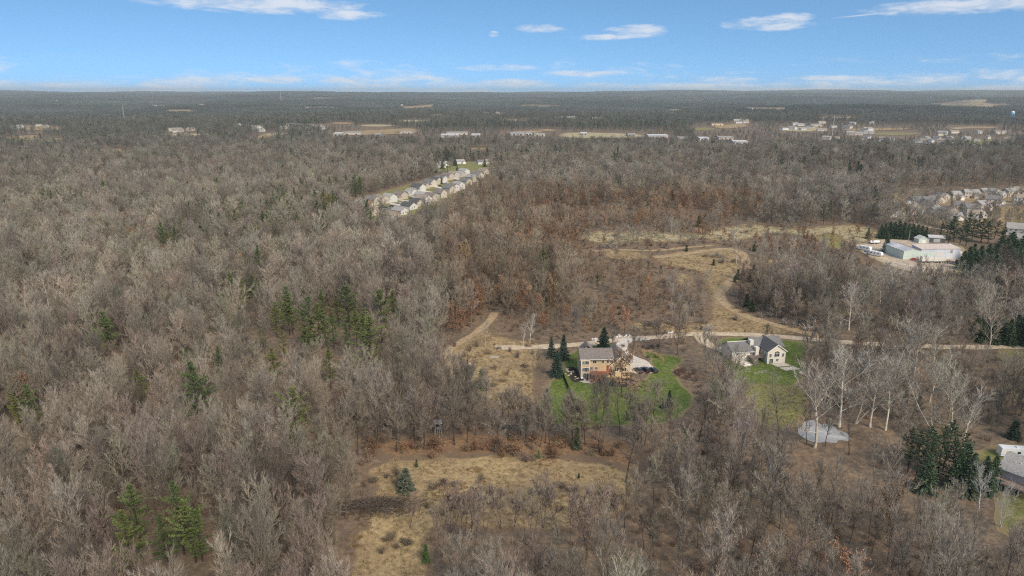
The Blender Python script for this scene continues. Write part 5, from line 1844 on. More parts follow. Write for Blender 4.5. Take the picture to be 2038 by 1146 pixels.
KEEP_PTS = []
for px, py, H in ((259, 955, 15), (344, 955, 17), (371, 987, 15), (243, 1014, 15), (318, 1022, 12), (388, 1012, 12),
                  (210, 615, 17), (380, 718, 17), (50, 765, 14), (28, 778, 12), (512, 487, 16), (500, 545, 15), (455, 540, 12), (484, 556, 14), (755, 574, 20), (690, 565, 17), (612, 588, 19), (628, 600, 17), (574, 566, 18),
                  (645, 612, 15), (715, 612, 18), (733, 628, 19), (705, 610, 14), (541, 688, 12), (652, 688, 13), (580, 768, 16), (475, 612, 12), (340, 527, 12), (300, 572, 9), (570, 590, 14), (640, 572, 13), (670, 585, 12), (435, 630, 10),
                  (1080, 492, 15), (356, 420, 15), (345, 448, 14), (396, 440, 13), (385, 425, 12), (436, 420, 14), (520, 420, 16), (532, 412, 15), (556, 392, 17), (572, 398, 16), (585, 372, 15), (430, 352, 16), (232, 352, 16), (205, 362, 14),
                  (640, 372, 19), (650, 385, 17), (662, 378, 18), (672, 392, 16), (690, 348, 19), (705, 346, 18), (715, 350, 17), (655, 350, 17), (668, 352, 17), (728, 402, 17), (735, 420, 14), (630, 398, 16), (645, 404, 15),
                  (62, 382, 16), (85, 372, 17), (98, 378, 15), (112, 376, 16), (40, 388, 14), (8, 395, 15), (258, 600, 9), (272, 735, 10), (370, 690, 9), (440, 575, 10), (520, 640, 10), (610, 650, 11), (560, 655, 10), (690, 640, 12), (1190, 540, 8),
                  (560, 372, 17), (545, 380, 16), (530, 396, 16), (600, 388, 17), (612, 360, 17), (625, 376, 17), (600, 352, 16), (480, 400, 15), (465, 415, 15), (450, 395, 15), (415, 405, 15), (400, 395, 14), (375, 400, 14), (330, 460, 13), (318, 440, 14), (500, 440, 14), (550, 430, 14), (590, 420, 15), (420, 470, 13), (160, 380, 15), (140, 372, 15), (300, 392, 14), (250, 385, 14), (780, 575, 14), (660, 620, 13), (600, 615, 14), (545, 600, 13), (700, 690, 11), (430, 690, 10), (180, 660, 11)):
    pine_at(px, py, H)

# conifers by the warehouse, the right-hand plots and the far yard
def spruce_at(px, py, H, label, group=None, kind='S', base=True, tint=None, w=1.0):
    x, y = G(px, py) if base else G(px, py, up=H)
    if kind == 'S':
        place('spruce_tree', K_SPRUCE[rnd.randrange(3)], x, y, H / 11 * w, tint or jit(rnd.choice(DARKG)), label, 'tree', group, bark=(.08, .065, .055), sz=H / 11)
    elif kind == 'P':
        place('pine_tree', K_PINE[rnd.randrange(4)], x, y, H / 17 * w, tint or jit(rnd.choice(DARKG)), label, 'tree', group, bark=(.10, .08, .065), sz=H / 17)
    else:
        place('cedar_tree', K_CEDAR[rnd.randrange(2)], x, y, H / 6 * w, tint or jit((.06, .085, .045)), label, 'tree', group, bark=(.10, .08, .065), sz=H / 6)
    KEEP_PTS.append((x, y, 3.4))


BLUE = (.05, .082, .066)
spruce_at(1121, 716, 10.5, 'tall blue green spruce at the corner of the tan house lawn', tint=BLUE)
spruce_at(1108, 749, 10.2, 'blue green spruce above the top end of the black fence', tint=(.052, .085, .062))
spruce_at(1097, 712, 8.5, 'smaller grey green spruce behind the two lawn spruces', tint=(.07, .09, .07))
spruce_at(1201, 700, 10.5, 'broad dark spruce behind the tan house roof by the road', tint=(.035, .06, .042), w=1.15)
spruce_at(1331, 810, 6.0, 'small dark spruce at the lower edge of the lawn', tint=(.04, .066, .04))
spruce_at(1318, 812, 3.5, 'tiny dark spruce next to the small lawn spruce', tint=(.04, .066, .04))
spruce_at(960, 775, 7.5, 'bushy bright green cedar in the tan meadow', kind='C', tint=(.075, .12, .04), w=1.25)
spruce_at(808, 978, 6.5, 'lone grey green cedar in the lower clearing', kind='C', tint=(.11, .125, .09), w=1.5)
spruce_at(848, 1118, 4.5, 'small bright green cedar at the lower clearing edge', kind='C', tint=(.09, .15, .05), w=1.0)
spruce_at(829, 929, 2.2, 'tiny green cedar at the top of the lower clearing', kind='C', tint=(.07, .10, .05))
spruce_at(1072, 912, 2.6, 'tiny yellow green cedar beneath the russet bank', kind='C', tint=(.14, .19, .05))
spruce_at(1152, 951, 1.6, 'knee high dark cedar in the lower clearing', kind='C', tint=(.04, .07, .04))
spruce_at(1148, 893, 7, 'grey green cedar standing in the russet bank', kind='C', tint=(.09, .10, .06))
spruce_at(1362, 905, 9, 'loose green pine among the leafless trees below the lawn', kind='P', tint=(.11, .15, .055))
for px, py, H in ((1752, 474, 10), (1760, 475, 11), (1769, 474, 12), (1778, 474, 12), (1787, 475, 13), (1797, 476, 12), (1806, 476, 11), (1815, 476, 11), (1824, 477, 11), (1833, 477, 10), (1842, 478, 9)):
    spruce_at(px, py, H, 'dark spruce in the close row behind the warehouse', 'spruce row behind the warehouse', w=1.25)
spruce_at(1727, 475, 8, 'single dark conical spruce apart from the row', w=1.1)
spruce_at(1763, 501, 11, 'dark spruce tight against the warehouse side wall', w=1.25)
for px, py, H in ((1870, 476, 12), (1886, 488, 17), (1898, 480, 18), (1910, 484, 17), (1922, 490, 16), (1934, 478, 15), (1952, 482, 17), (1966, 486, 16), (1978, 476, 14), (1990, 488, 13)):
    spruce_at(px, py, H, 'tall dark green pine beside the end of the warehouse', 'pines beside the warehouse end', 'P', tint=jit((.072, .105, .056)), w=1.6)
for px, py, H in ((1915, 536, 11), (1926, 530, 12), (1938, 540, 12), (1948, 532, 13), (1958, 545, 12), (1968, 538, 12), (1978, 548, 12), (1990, 540, 12), (2002, 550, 12), (2014, 538, 13), (2026, 545, 12), (2036, 535, 12), (1985, 560, 9), (2020, 520, 13), (2034, 505, 13), (1965, 520, 11), (1935, 520, 11), (1950, 555, 11), (1972, 562, 11), (1995, 565, 12), (2015, 560, 12), (2034, 560, 12), (1930, 552, 10), (1980, 525, 12), (2000, 515, 13), (2010, 500, 13), (1990, 505, 12), (2045, 520, 13), (2050, 545, 12)):
    spruce_at(px, py, H, 'green spruce in the plantation below the warehouse end', 'spruces below the warehouse end', 'S', tint=jit((.08, .12, .068)), w=1.7)
for px, py, H in ((1940, 672, 9), (1950, 680, 11), (1962, 676, 10), (1975, 684, 10), (1990, 680, 11), (2005, 686, 11), (2018, 682, 12), (2030, 684, 12), (2040, 688, 11), (2050, 684, 11)):
    spruce_at(px, py, H, 'dark green spruce along the far edge of the field', 'spruces along the field edge', 'S', tint=jit((.07, .11, .06)), w=1.3)
for px, py, H in ((1806, 945, 14), (1822, 958, 15), (1838, 940, 14), (1850, 962, 16), (1866, 948, 15), (1876, 935, 16), (1888, 965, 14), (1902, 950, 14), (1914, 970, 13), (1926, 985, 12), (1900, 975, 12), (1840, 980, 11), (1955, 968, 9), (1972, 970, 9.5), (1965, 985, 8)):
    spruce_at(px, py, H, 'dark spruce in the grove beside the corner house lawn', 'spruce grove by the corner house', 'P' if H > 13 else 'S', tint=jit((.10, .14, .082)), w=1.0)
spruce_at(2016, 873, 6, 'bushy dark cedar behind the corner house lawn', kind='C', tint=(.04, .065, .045), w=1.6)
for px, py, H, kd in ((1468, 556, 6, 'C'), (1478, 548, 5, 'C'), (1492, 560, 7, 'C'), (1500, 545, 6, 'C'), (1485, 612, 7, 'C'), (1495, 620, 6, 'C'), (1462, 562, 4, 'C'), (1420, 528, 4, 'C'), (1366, 500, 4, 'C'), (1645, 562, 8, 'C'), (1658, 540, 7, 'C'), (1550, 510, 6, 'C'), (1315, 545, 5, 'C'), (1500, 500, 5, 'C'), (1390, 452, 9, 'C'), (1830, 540, 3, 'C'), (1290, 535, 4, 'C'), (1128, 465, 5, 'C')):
    spruce_at(px, py, H, 'dark green juniper in the scrub around the looping track', 'junipers around the track', kd, w=1.3)
for px, py, H in ((1688, 352, 17), (1704, 358, 20), (1710, 360, 18), (1050, 365, 12), (1180, 352, 14)):
    spruce_at(px, py, H, 'dark spruce standing clear on the brown wooded ridge', 'spruces on the wooded ridge', 'S', w=1.2)
for px, py, H in ((872, 330, 11), (866, 331, 10), (860, 338, 9), (880, 336, 10), (858, 342, 8), (868, 343, 8), (850, 341, 8), (838, 330, 10), (842, 328, 10), (824, 336, 9), (742, 406, 7), (746, 405, 6), (878, 366, 8), (732, 428, 13), (726, 420, 12), (910, 345, 9), (905, 330, 12), (965, 332, 10)):
    spruce_at(px, py, H, 'dark conifer in the gardens of the far street of houses', 'conifers by the far street', 'S', w=1.2)


# pale barked trees
PALE = [(.47, .42, .35), (.52, .475, .41), (.43, .385, .31), (.50, .445, .36)]


def pale_at(px, py, H, label, group='pale barked trees', k=None, w=1.0, tint=None, base=False):
    x, y = G(px, py) if base else G(px, py, up=H)
    t = tint or jit(rnd.choice(PALE))
    place('pale_tree', K_PALE[rnd.randrange(4) if k is None else k], x, y, H / 22 * w, tuple(v * .8 for v in t), label, 'tree', group, bark=t, sz=H / 22)
    KEEP_PTS.append((x, y, 3.5))


for px, py, H, k, w in ((1640, 752, 22, 1, 1.05), (1690, 712, 23, 0, 1.0), (1722, 706, 23, 3, 1.0), (1752, 718, 22, 0, 1.0), (1782, 736, 20, 2, .9), (1800, 648, 22, 1, 1.15), (1836, 652, 21, 0, 1.1), (1868, 700, 18, 2, .9), (1880, 742, 20, 3, 1.0),
                        (1912, 750, 20, 1, 1.0), (1938, 778, 18, 0, .95), (1868, 665, 14, 2, .8)):
    pale_at(px, py, H, 'tall pale barked tree in the stand near the pond', 'pale trees near the pond', k, w * 1.3)
for px, py, H, k, w in ((1786, 528, 20, 0, 1.2), (1760, 540, 18, 1, 1.1), (1700, 578, 18, 1, 1.2), (1730, 575, 17, 3, 1.0), (1830, 572, 15, 2, .9), (1812, 535, 17, 0, 1.0), (1848, 590, 12, 2, .8), (1650, 552, 12, 2, .7), (1470, 470, 17, 2, .8), (1520, 480, 16, 3, .7), (1512, 520, 14, 2, .7), (1985, 605, 19, 1, 1.1), (2014, 545, 18, 0, 1.1), (1960, 540, 14, 2, .9), (1940, 530, 14, 3, .9), (2030, 600, 15, 1, 1.0)):
    pale_at(px, py, H, 'pale barked tree between the gravel road and the warehouse', 'pale trees below the warehouse', k, w * 1.2)
pale_at(1966, 930, 12, 'white birch with bright trunk in front of the corner house deck', None, 2, .8, (.62, .60, .56))
pale_at(2010, 968, 11, 'white forked birch below the corner house deck', None, 3, .8, (.60, .58, .53))
pale_at(965, 640, 11, 'slim pale birch beside the dirt track', None, 2, .7)
pale_at(1055, 628, 12, 'white trunked birch behind the gravel road end', None, 2, .75, (.6, .57, .52))
pale_at(1042, 648, 9, 'small pale birch next to the white trunked birch', None, 0, .8)
pale_at(137, 470, 16, 'bright white dead looking tree in the grey green woods', None, 2, .8, (.68, .65, .60))
for px, py, H in ((20, 565, 15), (40, 560, 14), (62, 553, 15), (85, 548, 16), (95, 545, 15), (150, 530, 15), (165, 525, 15), (200, 528, 14), (205, 540, 13), (270, 515, 14), (300, 508, 15), (318, 502, 15), (335, 505, 14), (48, 590, 12), (110, 580, 12), (310, 482, 13), (378, 470, 13), (80, 478, 12), (55, 525, 12), (520, 385, 14), (490, 392, 13), (260, 465, 12), (800, 500, 13), (820, 668, 13),
                  (1032, 424, 16), (1048, 420, 16), (1062, 424, 15), (1338, 438, 14), (1345, 442, 14), (1150, 520, 12), (1660, 380, 15), (1680, 384, 14), (1700, 380, 15), (1640, 392, 14), (1580, 395, 13), (1820, 376, 16), (1834, 378, 15), (1500, 352, 14), (1540, 348, 14), (1600, 355, 13), (940, 340, 14), (960, 338, 14), (975, 342, 13), (950, 345, 13)):
    pale_at(px, py, H, 'whitish crowned tree among the darker leafless woods', 'whitish trees in the woods')

for px, py, H in ((1605, 885, 11), (1642, 888, 11), (1690, 905, 13)):
    x, y = G(px, py)
    place('bare_tree', K_BARE[8 + rnd.randrange(4)], x, y, H / 14.5, jit((.22, .18, .15)), 'thin dark bare tree screening the frozen pond', 'tree', 'thin trees by the pond', bark=(.13, .11, .09))
# russet oak before the house wing and single trees around both plots
def tree_at(kind, px, py, H, h0, tint, label, bark=None, group=None, w=1.0, name='bare_tree', top=False):
    x, y = G(px, py, up=H) if top else G(px, py)
    place(name, kind, x, y, H / h0 * w, tint, label, 'tree', group, bark=bark, sz=H / h0)
    KEEP_PTS.append((x, y, 1.3 if group else 4.0))


tree_at(K_RUSSET[1], 1238, 790, 15, 13, (.20, .135, .085), 'big oak with brown leaves in front of the house wing', (.10, .08, .065), w=1.45, name='oak_tree')
GB = (.26, .215, .175)
tree_at(K_BROAD[0], 1312, 692, 11, 14.5, (.24, .18, .145), 'round brown tree between driveway and road', w=.85)
tree_at(K_BROAD[1], 1348, 706, 14, 14.5, (.25, .19, .155), 'tall bare tree in leaf litter above the lawn', w=.85)
tree_at(K_BARE[2], 1284, 682, 8, 18.9, (.25, .2, .17), 'slender bare tree by the white landscaping rocks', w=1.1)
tree_at(K_BARE[0], 1258, 722, 12, 16.5, (.2, .165, .14), 'thin bare tree at the corner of the driveway', w=.9)
tree_at(K_BARE[6], 1222, 716, 12, 18.9, (.2, .165, .14), 'thin bare tree rising beside the house wing roof', w=.8)
tree_at(K_OPEN[0], 1550, 872, 18, 14.5, (.25, .215, .165), 'spreading bare tree at the foot of the rough grass', w=1.0)
tree_at(K_OPEN[1], 1235, 868, 15, 14.5, (.25, .22, .17), 'spreading bare tree with forked trunk below the lawn', w=1.0)
tree_at(K_BROAD[1], 1076, 752, 9, 14.5, (.24, .20, .165), 'small round bare tree at the edge of the lawn', w=.95)
tree_at(K_BROAD[2], 1140, 668, 11, 14.5, (.22, .19, .165), 'round dark bare tree behind the road end', w=1.0)
tree_at(K_BARE[4], 1530, 682, 7.5, 16.5, (.2, .165, .13), 'small bare tree behind the cream house roof', w=1.2)
tree_at(K_BROAD[1], 1405, 740, 15, 14.5, (.34, .30, .25), 'pale vase shaped bare tree between the two lawns', w=.72)
tree_at(K_BROAD[0], 1418, 752, 13, 14.5, (.30, .265, .225), 'grey bare tree beside the vase shaped tree', w=.7)
tree_at(K_BROAD[2], 1440, 775, 12, 14.5, (.25, .2, .175), 'brown bare tree at the cream house garden edge', w=.9)
tree_at(K_BROAD[1], 1600, 720, 11, 14.5, (.24, .21, .18), 'greyish bare tree at the side of the green lawn', w=.8)
tree_at(K_BROAD[0], 1612, 760, 13, 14.5, (.23, .195, .165), 'bare tree leaning over the rough grass edge', w=.85)
for i, (px, py, H, k) in enumerate(((1082, 1052, 13, 1), (1112, 1062, 13, 1), (1182, 1095, 15, 2), (1168, 1080, 14, 0), (1024, 1048, 9, 0), (938, 1072, 14, 0), (922, 1080, 14, 2), (965, 1070, 12, 1), (898, 1062, 12, 2), (998, 1052, 12, 1), (815, 1050, 9, 1), (1210, 1062, 12, 0), (1240, 1075, 12, 1), (1050, 1085, 13, 2), (1140, 1105, 13, 0), (880, 1110, 12, 1))):
    tree_at(K_MULTI[k], px, py, H, 13.5, jit((.25, .20, .17)), 'slender many stemmed bare tree along the lower clearing', group='many stemmed trees by the clearing', name='clump_tree')
for i, (px, py, H, k) in enumerate(((712, 905, 17, 2), (790, 900, 14, 0), (845, 888, 14, 1), (905, 885, 15, 2), (930, 880, 14, 4), (1045, 880, 13, 2), (1085, 882, 13, 0), (1140, 880, 13, 6), (1165, 885, 12, 2), (1245, 960, 17, 6), (1330, 890, 15, 0), (1390, 880, 15, 2), (750, 892, 13, 4))):
    tree_at(K_BARE[k], px, py, H, 17.5, jit((.23, .185, .15)), 'dark trunked bare tree on the russet bank above the clearing', group='bare trees on the russet bank', bark=(.11, .095, .08))
for i in range(34):
    px, py = rnd.uniform(745, 1320), rnd.uniform(862, 896)
    tree_at(K_BARE[rnd.randrange(12)], px, py, rnd.uniform(11, 15), 17.0, jit((.25, .215, .175), .2), 'slim bare tree in the belt between lawn and lower clearing', group='belt of trees above the clearing', bark=(.12, .10, .085), w=rnd.uniform(.8, 1.1))
for i, (px, py, H, w) in enumerate(((1228, 492, 12, 1), (1256, 488, 11, .9), (1270, 486, 11, .9), (1466, 462, 11, .9), (1180, 470, 9, .9), (1525, 466, 9, .8), (1620, 462, 10, .9), (1418, 470, 15, 1.0), (1320, 470, 12, .9), (1560, 470, 9, .8), (1290, 470, 12, .9))):
    tree_at(K_BROAD[i % 3], px, py, H, 14.5, jit((.29, .24, .19)), 'round crowned bare tree standing in the pale field', group='field trees', w=w)
for i, (px, py, H) in enumerate(((1598, 478, 8), (1605, 480, 7), (1390, 470, 6), (1442, 472, 6), (1100, 560, 6), (935, 640, 9), (1440, 440, 8), (1248, 640, 5), (1188, 420, 8), (1215, 425, 7))):
    tree_at(K_RUSSET[i % 3], px, py, H, 13, jit((.22, .085, .05)), 'small dark red brown oak in the open scrub', group='red brown oaks', bark=(.12, .09, .08), name='oak_tree')
tree_at(K_RUSSET[0], 1795, 432, 14, 13, (.50, .29, .10), 'large orange willow at the edge of the houses', (.25, .2, .15), w=1.2, name='willow_tree')
tree_at(K_RUSSET[2], 1780, 424, 14, 13, (.40, .28, .14), 'tan orange willow beside the orange willow', (.25, .2, .15), w=1.1, name='willow_tree')
tree_at(K_RUSSET[1], 737, 424, 9, 13, (.55, .30, .08), 'golden tree by the end house of the far street', (.2, .15, .1), name='willow_tree')
tree_at(K_RUSSET[0], 717, 338, 11, 13, (.50, .30, .14), 'golden tan tree in the far woods near the pines', (.2, .15, .1), name='willow_tree')


for i in range(46):
    px = rnd.uniform(1150, 1740); py = rnd.choice((rnd.uniform(448, 458), rnd.uniform(474, 490), rnd.uniform(450, 488)))
    if rnd.random() < .45:
        tree_at(K_RUSSET[rnd.randrange(3)], px, py, rnd.uniform(5, 9), 13, jit((.26, .14, .075), .2), 'rusty leaved oak at the margin of the pale field', group='rusty oaks by the pale field', bark=(.13, .1, .08), name='oak_tree')
    else:
        tree_at(K_BROAD[rnd.randrange(3)], px, py, rnd.uniform(5, 10), 14.5, jit((.31, .265, .215), .2), 'small round bare tree scattered on the pale field', group='small trees on the pale field')


# shrubs
def shrub_at(px, py, H, w, tint, label, group=None, k=None):
    x, y = G(px, py)
    o = bpy.data.objects.new('shrub', K_SHRUB[rnd.randrange(4) if k is None else k])
    o.location = (x, y, hz(x, y)); o.rotation_euler = (0, 0, rnd.uniform(0, 6.28))
    o.scale = (w / 1.8, w / 1.8, H / 2.6)
    o['tint'] = [float(v) for v in tint]
    tag(link(o), label, 'shrub', group)


for px, py in ((800, 962), (770, 950), (790, 946), (860, 975), (884, 965), (905, 968), (1132, 978), (1146, 980), (1120, 975), (1060, 985), (1085, 988), (850, 1010), (880, 1025), (1020, 1000), (775, 1075), (790, 1090), (760, 1100), (745, 960), (1205, 985), (1230, 995), (810, 1085), (1000, 985), (960, 955)):
    shrub_at(px, py, rnd.uniform(1.2, 2.6), rnd.uniform(1.4, 2.6), jit((.15, .115, .085), .2), 'low dark brown bush in the lower clearing', 'bushes in the lower clearing')
for px, py in ((905, 690), (935, 700), (950, 690), (970, 705), (992, 695), (1015, 700), (1030, 712), (940, 735), (985, 735), (1010, 745), (1000, 760), (1035, 770), (965, 745), (1050, 690), (1060, 705), (1045, 730), (925, 710), (1020, 790), (1045, 800), (980, 770)):
    shrub_at(px, py, rnd.uniform(1.2, 3.2), rnd.uniform(1.3, 2.6), jit((.20, .15, .115), .2), 'brown leafless bush in the tan meadow by the lawn', 'bushes in the meadow by the lawn')
for px, py in ((1352, 748), (1362, 742), (1372, 750), (1358, 738), (1380, 745), (1345, 742), (1366, 755), (1385, 760), (1390, 772), (1392, 785)):
    shrub_at(px, py, rnd.uniform(1.5, 2.8), rnd.uniform(1.6, 2.4), jit((.16, .105, .085), .15), 'dark reddish bush along the curved lawn edge', 'bushes along the lawn edge')
for px, py in ((1280, 703), (1294, 703), (1305, 708), (1315, 712), (1262, 690), (1188, 692), (1318, 718)):
    shrub_at(px, py, 1.5, 1.3, jit((.50, .36, .18), .1), 'golden clump of tall ornamental grass by the driveway bed', 'ornamental grass clumps', k=2)
for px, py in ((1290, 695), (1300, 694), (1296, 690), (1310, 690), (1280, 692), (1304, 712), (1290, 712), (1240, 690)):
    shrub_at(px, py, 1.3, 1.5, jit((.09, .07, .055), .2), 'dark bush in the mulch bed above the driveway', 'dark bushes by the driveway')
for px, py in ((1263, 765), (1275, 770), (1285, 768), (1270, 760), (1255, 772), (1290, 778), (1250, 764), (1268, 778), (1282, 760)):
    shrub_at(px, py, 1.2, 1.6, jit((.36, .26, .18), .2), 'tan dry bush under the big oak by the driveway end', 'tan bushes under the oak')
for px, py in ((1205, 766), (1212, 764), (1219, 768), (1198, 763)):
    shrub_at(px, py, 1.3, 1.3, jit((.05, .08, .05), .2), 'dark green bush beneath the red deck stairs', 'green bushes by the deck', k=3)
for i in range(70):
    px, py = rnd.choice(((rnd.uniform(1200, 1480), rnd.uniform(480, 498)), (rnd.uniform(1500, 1580), rnd.uniform(560, 640)), (rnd.uniform(1260, 1420), rnd.uniform(640, 660)), (rnd.uniform(1400, 1470), rnd.uniform(508, 524)), (rnd.uniform(1460, 1530), rnd.uniform(580, 640)), (rnd.uniform(1560, 1680), rnd.uniform(640, 662))))
    shrub_at(px, py, rnd.uniform(2, 3.8), rnd.uniform(2.2, 4), jit(rnd.choice(((.27, .225, .185), (.33, .295, .25), (.2, .16, .12))), .2), 'leafless scrub bush beside the looping track', 'scrub bushes by the track')


for i in range(45):
    px, py = rnd.uniform(735, 1260), rnd.triangular(870, 920, 900)
    shrub_at(px, py, rnd.uniform(1.5, 3.2), rnd.uniform(1.6, 3), jit(rnd.choice(((.22, .13, .075), (.19, .12, .075), (.16, .12, .09))), .2), 'russet leafed bush on the bank above the lower clearing', 'russet bushes on the bank', k=3)
for i in range(16):
    x, y = G(rnd.uniform(1325, 1425), rnd.uniform(560, 652))
    place('pale_tree', K_PALE[rnd.randrange(4)], x, y, rnd.uniform(.3, .45), jit((.37, .335, .29)), 'small silvery grey tree in the scrub beside the track', 'tree', 'silvery trees by the track', bark=(.4, .37, .32))
for i in range(34):
    px = rnd.uniform(1150, 1740); py = rnd.uniform(450, 490)
    shrub_at(px, py, rnd.uniform(1.5, 3), rnd.uniform(1.8, 3.4), jit(rnd.choice(((.22, .16, .11), (.27, .19, .12), (.3, .25, .19))), .2), 'brown bush scattered over the pale field', 'bushes on the pale field')
# brush pile in the clearing, log piles in the meadow
def brush_pile():
    x, y = G(750, 1012)
    e = empty('brush_pile', (x, y, hz(x, y)), R(8), 'long dark heap of cut branches in the lower clearing', 'brush pile')
    P = PM(77); rng = P.rng
    for i in range(2200):
        u = rng.gauss(0, .42); v = rng.gauss(0, .45)
        top = 2.7 * math.exp(-(u * u * 1.2 + v * v * 2))
        p = Vector((u * 13, v * 4.5, rng.uniform(0, max(.2, top))))
        a = rng.uniform(0, 6.28); el_ = rng.gauss(.05, .3)
        L = rng.uniform(.8, 3.2)
        P.blade(p, p + Vector((math.cos(a) * L, math.sin(a) * L * .6, math.sin(el_) * L + .1)), rng.uniform(.06, .2))
    o = bpy.data.objects.new('branches', P.mesh('brush_branches', [M['twig']])); o['tint'] = [.105, .085, .068]; link(o, e)
    o2 = MB()
    for i in range(9):
        a = rng.gauss(0, .5) + (math.pi if rng.random() < .5 else 0); u = rng.uniform(-9, 9); v = rng.uniform(-2, 2); L = rng.uniform(3, 7)
        o2.tube([(u, v, .6), (u + L * .5 * math.cos(a), v + L * .5 * math.sin(a), 1.2), (u + L * math.cos(a), v + L * math.sin(a), .9)], [.12, .09, .04], 5)
    o2.build('limbs', M['deck_grey'], e)
    for px, py, s in ((690, 1006, .6), (815, 1022, .45)):
        pass


brush_pile()
for px, py, rz, lab in ((985, 712, -12, 'small pile of grey logs in the tan meadow'), (926, 727, 5, 'pale weathered log pile near the dirt track')):
    x, y = G(px, py)
    e = empty('log_pile', (x, y, hz(x, y)), R(rz), lab, 'log pile')
    for i, (v, z) in enumerate(((-.4, .2), (0, .2), (.42, .2), (-.2, .52), (.22, .5))):
        MB().tube([(-1.9 + rnd.uniform(-.5, .5), v, z), (1.9 + rnd.uniform(-.5, .5), v + rnd.uniform(-.2, .2), z + rnd.uniform(-.05, .05))], .19, 7).build('log', M['log'], e)

for x, y, r in KEEP_PTS:
    d_ = math.hypot(x, y); ux, uy = x / d_, y / d_
    for c, q in ((0, r), (r * 1.4, r * .95), (r * 2.6, r * .85), (r * 3.6, r * .7)):
        NOTREE.append([(x - ux * c + q * math.cos(a * .785), y - uy * c + q * math.sin(a * .785)) for a in range(8)])
# ------------------------------------------------------------------ woodland
nrg = np.random.default_rng(11)

L_MID = [joined('woodland_tree', bare_tree(800 + i, H=17, cr=4.7 + .5 * i, bole=.3, limbs=12, subs=7, twigs=6, fine=4, tw=2.3, el=(12, 66), up=.8), [M['bark']] + TM) for i in range(4)]
L_FAR = [joined('woodland_tree', bare_tree(850 + i, H=17, cr=5.2, bole=.3, limbs=11, subs=5, twigs=4, fine=2, tw=5.5, el=(5, 62), up=.3), [M['bark']] + TM) for i in range(3)]
L_NEAR = [joined('woodland_tree', t, [M['bark']] + TM) for t in K_BARE_TC]
L_RUSSET = [joined('woodland_tree', t, [M['bark']] + TM) for t in K_RUSSET_TC]
L_PINE = [joined('woodland_tree', pine_tree(880 + i, H=17, cr=4.2, dz=1.4, tuft=5, tw=3.2), [M['bark'], M['needle']]) for i in range(2)]


def canopy_patch(seed, size=80.0, n=95, ever=.25):
    """a patch of far canopy: many coarse crowns joined"""
    C = PM(seed)
    rng = C.rng
    k = int(math.sqrt(n))
    for i in range(k):
        for j in range(k):
            x = ((i + rng.random()) / k - .5) * size; y = ((j + rng.random()) / k - .5) * size
            H = rng.uniform(13, 20); r = rng.uniform(3.6, 5.6) * size / 80 * 1.05
            evergreen = rng.random() < ever
            if evergreen: r *= .75
            for _ in range(26):
                a = rng.uniform(0, 6.28); u = rng.random()
                if evergreen:
                    z0 = H * (.25 + .75 * u); rr = r * (1 - u) + .3
                    p = Vector((x, y, z0)); q = p + Vector((math.cos(a) * rr, math.sin(a) * rr, -.6))
                    C.blade(p, q, 2.4, 1)
                else:
                    e = R(rng.uniform(12, 85))
                    p = Vector((x, y, H * rng.uniform(.35, .6)))
                    L = (r if e < 1 else (H - p.z)) * rng.uniform(.8, 1.1)
                    q = p + Vector((math.cos(a) * math.cos(e) * L, math.sin(a) * math.cos(e) * L, math.sin(e) * L))
                    C.blade(q, p + Vector((rng.gauss(0, .8), rng.gauss(0, .8), 0)), 1.7, 0)
    return C.mesh('canopy_patch', [M['twig'], M['needle_far']])


M['needle_far'] = surf('far_needles', (0.045, 0.066, 0.042), 0.8, 0.3, 0.05)
L_PATCH = [canopy_patch(900 + i) for i in range(4)]

PAL = np.array([(.318, .268, .205), (.305, .236, .185), (.292, .268, .200), (.395, .352, .288), (.210, .172, .134)])


def zone_tint(px, py, n):
    """mixture of twig colours as it changes across the country in view"""
    w = np.tile(np.array([.34, .22, .18, .12, .14]), (n, 1))
    def add(mask, vec):
        w[mask] = w[mask] * .45 + np.array(vec) * .55
    add((py > 780) & (px < 760), (.25, .5, .08, .05, .12))
    add((py > 980) & (px > 900), (.2, .45, .2, .1, .05))
    add((py > 400) & (py < 640) & (px < 640), (.30, .10, .38, .18, .04))
    add((px > 880) & (px < 1500) & (py > 380) & (py < 600), (.45, .30, .08, .07, .10))
    add((px > 1450) & (py > 560) & (py < 900), (.40, .18, .18, .14, .1))
    add((px > 1500) & (py > 330) & (py < 480), (.42, .12, .12, .28, .06))
    add((py < 320), (.3, .08, .42, .1, .1))
    w /= w.sum(1, keepdims=True)
    cum = np.cumsum(w, 1)
    k = (nrg.random((n, 1)) > cum).sum(1).clip(0, 4)
    warm = ((px > 880) & (px < 1520) & (py > 375) & (py < 660))
    P_ = PAL[k]
    P_[warm] = P_[warm] * np.array([1.0, .90, .80])
    t = P_ * nrg.uniform(.70, 1.25, (n, 1)) * nrg.uniform(.95, 1.05, (n, 3))
    return np.minimum(t, np.array([.38, .335, .27]))


def grid_points(r0, r1, sp, half=45):
    m = int(2 * r1 / sp) + 2
    ax = (np.arange(m) - m / 2) * sp
    ay = np.arange(0, r1 + sp, sp)
    X, Y = np.meshgrid(ax, ay)
    X = X + (np.arange(len(ay)) % 2)[:, None] * sp * .5
    X = (X + nrg.uniform(-.46, .46, X.shape) * sp).ravel(); Y = (Y + nrg.uniform(-.46, .46, Y.shape) * sp).ravel()
    d = np.hypot(X, Y)
    k = (d >= r0) & (d < r1) & (np.abs(np.degrees(np.arctan2(X, Y))) < half)
    return X[k], Y[k]


